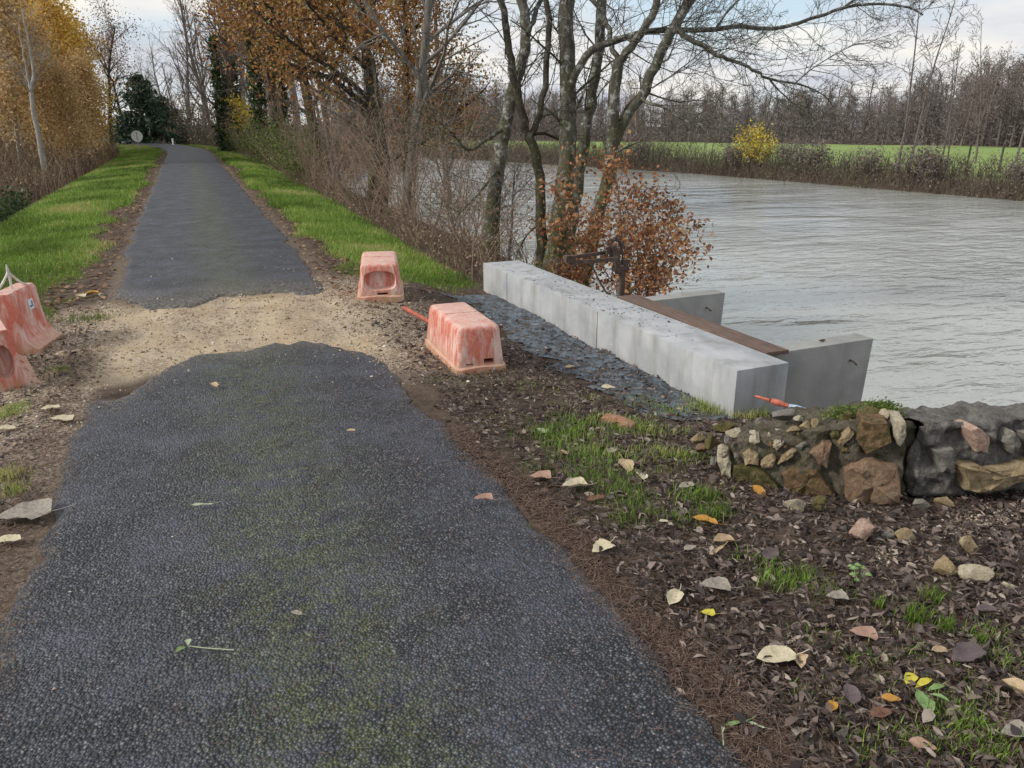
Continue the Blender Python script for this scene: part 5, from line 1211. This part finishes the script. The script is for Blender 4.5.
# crumbs of soil on the beam top
rg = np.random.default_rng(77); n = 260; t = np.clip(np.r_[rg.normal(.42, .12, n//2), rg.normal(.7, .15, n-n//2)], .03, .97); v = rg.uniform(.03, .42, n)
P = np.stack([3.25-.17*t+v, 4.0+4.52*t, np.full(n, .058)], -1); V, Q, rn = leaves(P, .022, rg, 0, .5, 0, .6); V[:, 2] = np.clip(V[:, 2], .058, .09)
tag(mesh('soil_crumbs', V, Q, MAT['litter'], rnd=rn*.5), 'crumbs of dark soil on top of the concrete beam', kind='stuff')

# ================================================================== SINGLE FALLEN LEAVES
def leaf_shape(kind):
    if kind == 'heart': return [(0, .0), (.30, -.06), (.46, .12), (.44, .36), (.30, .62), (.12, .86), (0, 1.0)]
    if kind == 'oval': return [(0, 0), (.20, .06), (.31, .28), (.32, .52), (.23, .78), (.09, .94), (0, 1.0)]
    return [(0, 0), (.06, .1), (.10, .3), (.11, .5), (.085, .75), (.03, .93), (0, 1.0)]
LEAF_ME = {}
def fallen(px, py, size_px, colr, kind, label, rz=None, curl=.25, tilt=.1, on_road=False, stem=True, zoff=0):
    q = ground_pt(px, py)
    if on_road: q = G(px, py, .006)
    s = size_px*px2m(q)*1.08; rd = random.Random(int(px*7+py))
    sh = leaf_shape(kind); V = []
    tq = np.linspace(0, 1, 13)**1.0; tk = [a_[1] if i_ else 0 for i_, a_ in enumerate(sh)]; tk = list(np.maximum.accumulate(tk)); tk = [t_+1e-4*i_ for i_, t_ in enumerate(tk)]
    hwq = np.interp(tq, tk, [a_[0] for a_ in sh]); hwq[1:-1] = (hwq[:-2]+2*hwq[1:-1]+hwq[2:])/4
    sh = [(float(h_), float(t_)) for h_, t_ in zip(hwq, tq)]; rows = len(sh)
    for k, (hw, t) in enumerate(sh):
        for f in (-1, -.5, 0, .5, 1):
            w_ = hw*(1+rd.uniform(-.10, .10)); X_ = w_*f*.9; cz = curl*(abs(f)**1.6)*hw*1.6*(1 if curl > 0 else 1) + curl*.5*(t-.45)**2 + rd.uniform(-.012, .012) + .03*math.sin(t*9+f*2)*abs(f)
            V.append((X_, t-.5, cz))
    F = []
    for k in range(rows-1):
        for j in range(4): F.append((k*5+j, k*5+j+1, (k+1)*5+j+1, (k+1)*5+j))
    n = len(V)
    if stem:
        for t in (0, .5, 1): 
            for dx_ in (-.012, .012): V.append((dx_+.08*t*t, -.5-.38*t, .02+.05*t))
        F += [(n, n+1, n+3, n+2), (n+2, n+3, n+5, n+4)]
    V = np.array(V)*s
    o = mesh('fallen_leaf', V, F, DRY[colr], smooth=True)
    zmin = min(v[2] for v in V)
    o.rotation_euler = (rd.uniform(-1, 1)*tilt, rd.uniform(-1, 1)*tilt, rd.uniform(0, 6.28) if rz is None else rz)
    o.location = (q[0], q[1], q[2] + .018 + s*.06 + zoff)
    return tag(o, label, 'leaf', 'single fallen leaves')
for a in [
    (214, 389, 13, 'tan', 'oval', 'small tan leaf on the asphalt just past the mossy patch', .4, .35, .1, True), (351, 434, 9, 'tan', 'oval', 'tiny tan leaf in the middle of the asphalt', 1.0, .2, .1, True), (483, 504, 19, 'pink', 'heart', 'pale brown leaf lying on the right edge of the asphalt', 1.2, .3, .1, True),
    (601, 553, 25, 'cream', 'heart', 'cream heart-shaped leaf alone near the asphalt edge', 1.9, .12), (574, 491, 26, 'cream', 'heart', 'cream crumpled leaf below the grass patch', 1.4, .3), (562, 458, 16, 'pink', 'oval', 'pinkish leaf standing up in the grass', .2, .3, .7), (626, 470, 24, 'tan', 'oval', 'golden tan oval leaf in the middle of the grass', 2.9, .15, .25),
    (540, 482, 21, 'pink', 'heart', 'dull pink leaf left of the cream crumpled leaf', 1.0, .3), (595, 503, 18, 'brown', 'oval', 'red-brown leaf right below the cream crumpled leaf', 1.5, .15), (612, 455, 16, 'grey', 'oval', 'grey-tan leaf above the golden oval leaf', 2.2, .2), (542, 434, 13, 'pale', 'heart', 'pale greenish leaf at the left of the grass patch', .5, .1),
    (686, 490, 16, 'grey', 'oval', 'pale grey leaf left of the wall foot', 1.4, .2), (704, 526, 24, 'orange', 'oval', 'orange oval leaf right of the grass', .8, .25), (723, 547, 22, 'tan', 'oval', 'tan curled leaf, upper of the pair under the orange leaf', 1.4, .5), (716, 556, 24, 'tan', 'willow', 'narrow tan leaf, lower of the pair under the orange leaf', 1.9, .3),
    (674, 604, 25, 'cream', 'oval', 'cream leaf left of the holed grey leaf', 2.2, .3), (714, 592, 30, 'grey', 'heart', 'pale grey crinkled leaf with small holes', 1.1, .2), (707, 618, 14, 'yellow', 'heart', 'small bright yellow leaf below the grey crinkled leaf', .9, .15), (775, 664, 38, 'cream', 'oval', 'large cream leaf in the lower right litter', 1.3, .25), (799, 667, 19, 'tan', 'heart', 'tan leaf touching the large cream leaf', 2.6, .25),
    (297, 618, 11, 'grey', 'oval', 'tiny grey leaf alone on the near asphalt', .9, .2, .1, True), (202, 509, 20, 'pale', 'willow', 'pale narrow leaf lying on the mossy asphalt', 1.3, .1, .05, True), (735, 729, 24, 'green', 'willow', 'fresh green willow leaf at the bottom asphalt edge', 1.35, .1), (754, 730, 18, 'pale', 'willow', 'pale willow leaf beside the fresh green one', .6, .1),
    (62, 423, 21, 'cream', 'heart', 'cream leaf at the left edge of the asphalt', 1.2, .15), (51, 412, 17, 'cream', 'oval', 'cream leaf just behind another on the left shoulder', 1.5, .2), (7, 432, 16, 'cream', 'oval', 'cream leaf among the left grass tufts', 1.3, .15), (24, 521, 50, 'grey', 'heart', 'large curled grey leaf at the left edge of the picture', 1.35, .16, .04), (8, 546, 26, 'cream', 'oval', 'cream leaf tucked under the large grey one', 1.3, .2),
    (1016, 697, 30, 'tan', 'oval', 'yellow-tan folded leaf cut by the right edge', .3, .5), (1014, 741, 30, 'grey', 'heart', 'grey dry leaf in the lower right corner', 1.2, .3), (966, 662, 38, 'purple', 'oval', 'large purplish dark leaf right of the green sprig', 1.6, .3), (938, 656, 16, 'tan', 'oval', 'tan leaf tip beside the purplish leaf', 1.3, .3), (909, 685, 20, 'yellow', 'oval', 'yellow-orange leaf left of the green sprig', 2.0, .2),
    (836, 603, 22, 'grey', 'heart', 'grey torn leaf below the grass tuft by the stones', 1.1, .25), (862, 640, 26, 'pink', 'heart', 'dull pinkish leaf in the litter right of centre', .9, .2), (81, 299, 10, 'cream', 'heart', 'white leaf at the edge of the left grass', 1.0, .3), (92, 296, 13, 'orange', 'oval', 'orange leaf beside the white one at the left grass', 1.4, .3), (663, 525, 9, 'cream', 'oval', 'tiny white leaf in the middle of the right verge', 1.2, .1),
    (740, 478, 15, 'yellow', 'heart', 'yellow-green leaf at the left foot of the wall', 1.1, .1), (758, 495, 15, 'orange', 'oval', 'orange-brown leaf by the left foot of the wall', .2, .3, .5), (800, 552, 0, '', '', '')]:
    if a[2] == 0: continue
    fallen(*a)
for k, (px, py, s_, c_, lab) in enumerate([(643, 481, 14, 'cream', 'pale leaf at the right of the golden oval leaf'), (655, 372, 15, 'cream', 'whitish leaf at the near end of the wet strip'), (608, 391, 14, 'cream', 'whitish leaf on the edge of the wet strip'), (570, 370, 10, 'tan', 'small tan leaf left of the wet strip'), (770, 560, 24, 'purple', 'dark purplish leaf in the grass below the white stone'), (690, 553, 15, 'grey', 'grey crumpled leaf left of the tan pair'), (880, 720, 24, 'brown', 'brown leaf at the lower right'), (921, 752, 24, 'pink', 'pinkish brown leaf at the bottom right'), (890, 705, 18, 'orange', 'orange speckled leaf below the yellow one'), (832, 712, 16, 'orange', 'small orange leaf in the lower litter'), (850, 700, 26, 'purple', 'dark leaf in the lower litter'), (985, 615, 20, 'purple', 'dark leaf under the flat cream stone')]):
    fallen(px, py, s_, c_, 'oval', lab, None, .25)
# sprigs
def sprig(px, py, parts, stemline, label, on_road):
    q = G(px, py, .008) if on_road else ground_pt(px, py)
    t = thing('sprig', tuple(q), label, 'sprig')
    P = []
    for (a, b) in stemline:
        w_ = G(a, b, q[2]+.012)-q; P.append(tuple(w_))
    V, F = tubes([(P, [.0022]*len(P), 5)]); mesh('stem', V, F, DRY['pale'], t)
    for (a, b, a2, b2, wd, colr) in parts:
        A_ = G(a, b, q[2]+.014)-q; B_ = G(a2, b2, q[2]+.022)-q; d = B_-A_; n_ = np.cross(d, [0, 0, 1.]); n_ /= np.linalg.norm(n_); V = []
        for k, (hw, tt) in enumerate([(0, 0), (.6, .22), (1, .5), (.6, .8), (0, 1)]):
            for f in (-1, 0, 1): V.append(A_ + d*tt + n_*f*hw*wd*np.linalg.norm(d)*.5 + np.array([0, 0, .004*abs(f) + .010*math.sin(tt*3.1)]))
        F = [(k*3+j, k*3+j+1, k*3+j+4, k*3+j+3) for k in range(4) for j in range(2)]
        mesh('leaf', V, F, DRY[colr], t, smooth=True)
sprig(188, 647, [(188, 648, 175, 654, .45, 'green'), (188, 647, 189, 640, .8, 'pale')], [(189, 646), (205, 648), (234, 650)], 'green two-leaved sprig with long stem on the asphalt', True)
sprig(925, 692, [(917, 690, 925, 712, .34, 'green'), (925, 695, 932, 715, .34, 'green'), (927, 692, 945, 687, .38, 'green'), (928, 695, 950, 703, .3, 'green'), (915, 689, 932, 680, .36, 'yellow')], [(914, 688), (924, 693), (935, 700)], 'green and yellow five-leaved sprig in the lower right litter', False)
sprig(735, 745, [(722, 735, 724, 728, .3, 'pale')], [(722, 726), (723, 737), (724, 748)], 'pale straw stalk on the bottom edge of the asphalt', False)
# clover-like seedling by the stones
sq = ground_pt(858, 580); sl = thing('seedling', tuple(sq), 'small blue-green seedling in the litter below the pink stone', 'plant')
rd = random.Random(3)
for k in range(9):
    a = rd.uniform(0, 6.28); l = rd.uniform(.02, .05); tip = np.array([math.cos(a)*l, math.sin(a)*l, rd.uniform(.02, .05)])
    V, F = tubes([([(0, 0, -.01), tuple(tip*.6+np.array([0, 0, .008])), tuple(tip)], [.0012]*3, 4)]); st = mesh('stem', V, F, DRY['green'], sl)
    Vl = [tip + np.array([math.cos(b)*.013, math.sin(b)*.013, .003*math.sin(b*2)]) for b in np.linspace(0, 6.28, 8)[:-1]]; mesh('leaf', Vl, [tuple(range(7))], DRY['green'], sl)
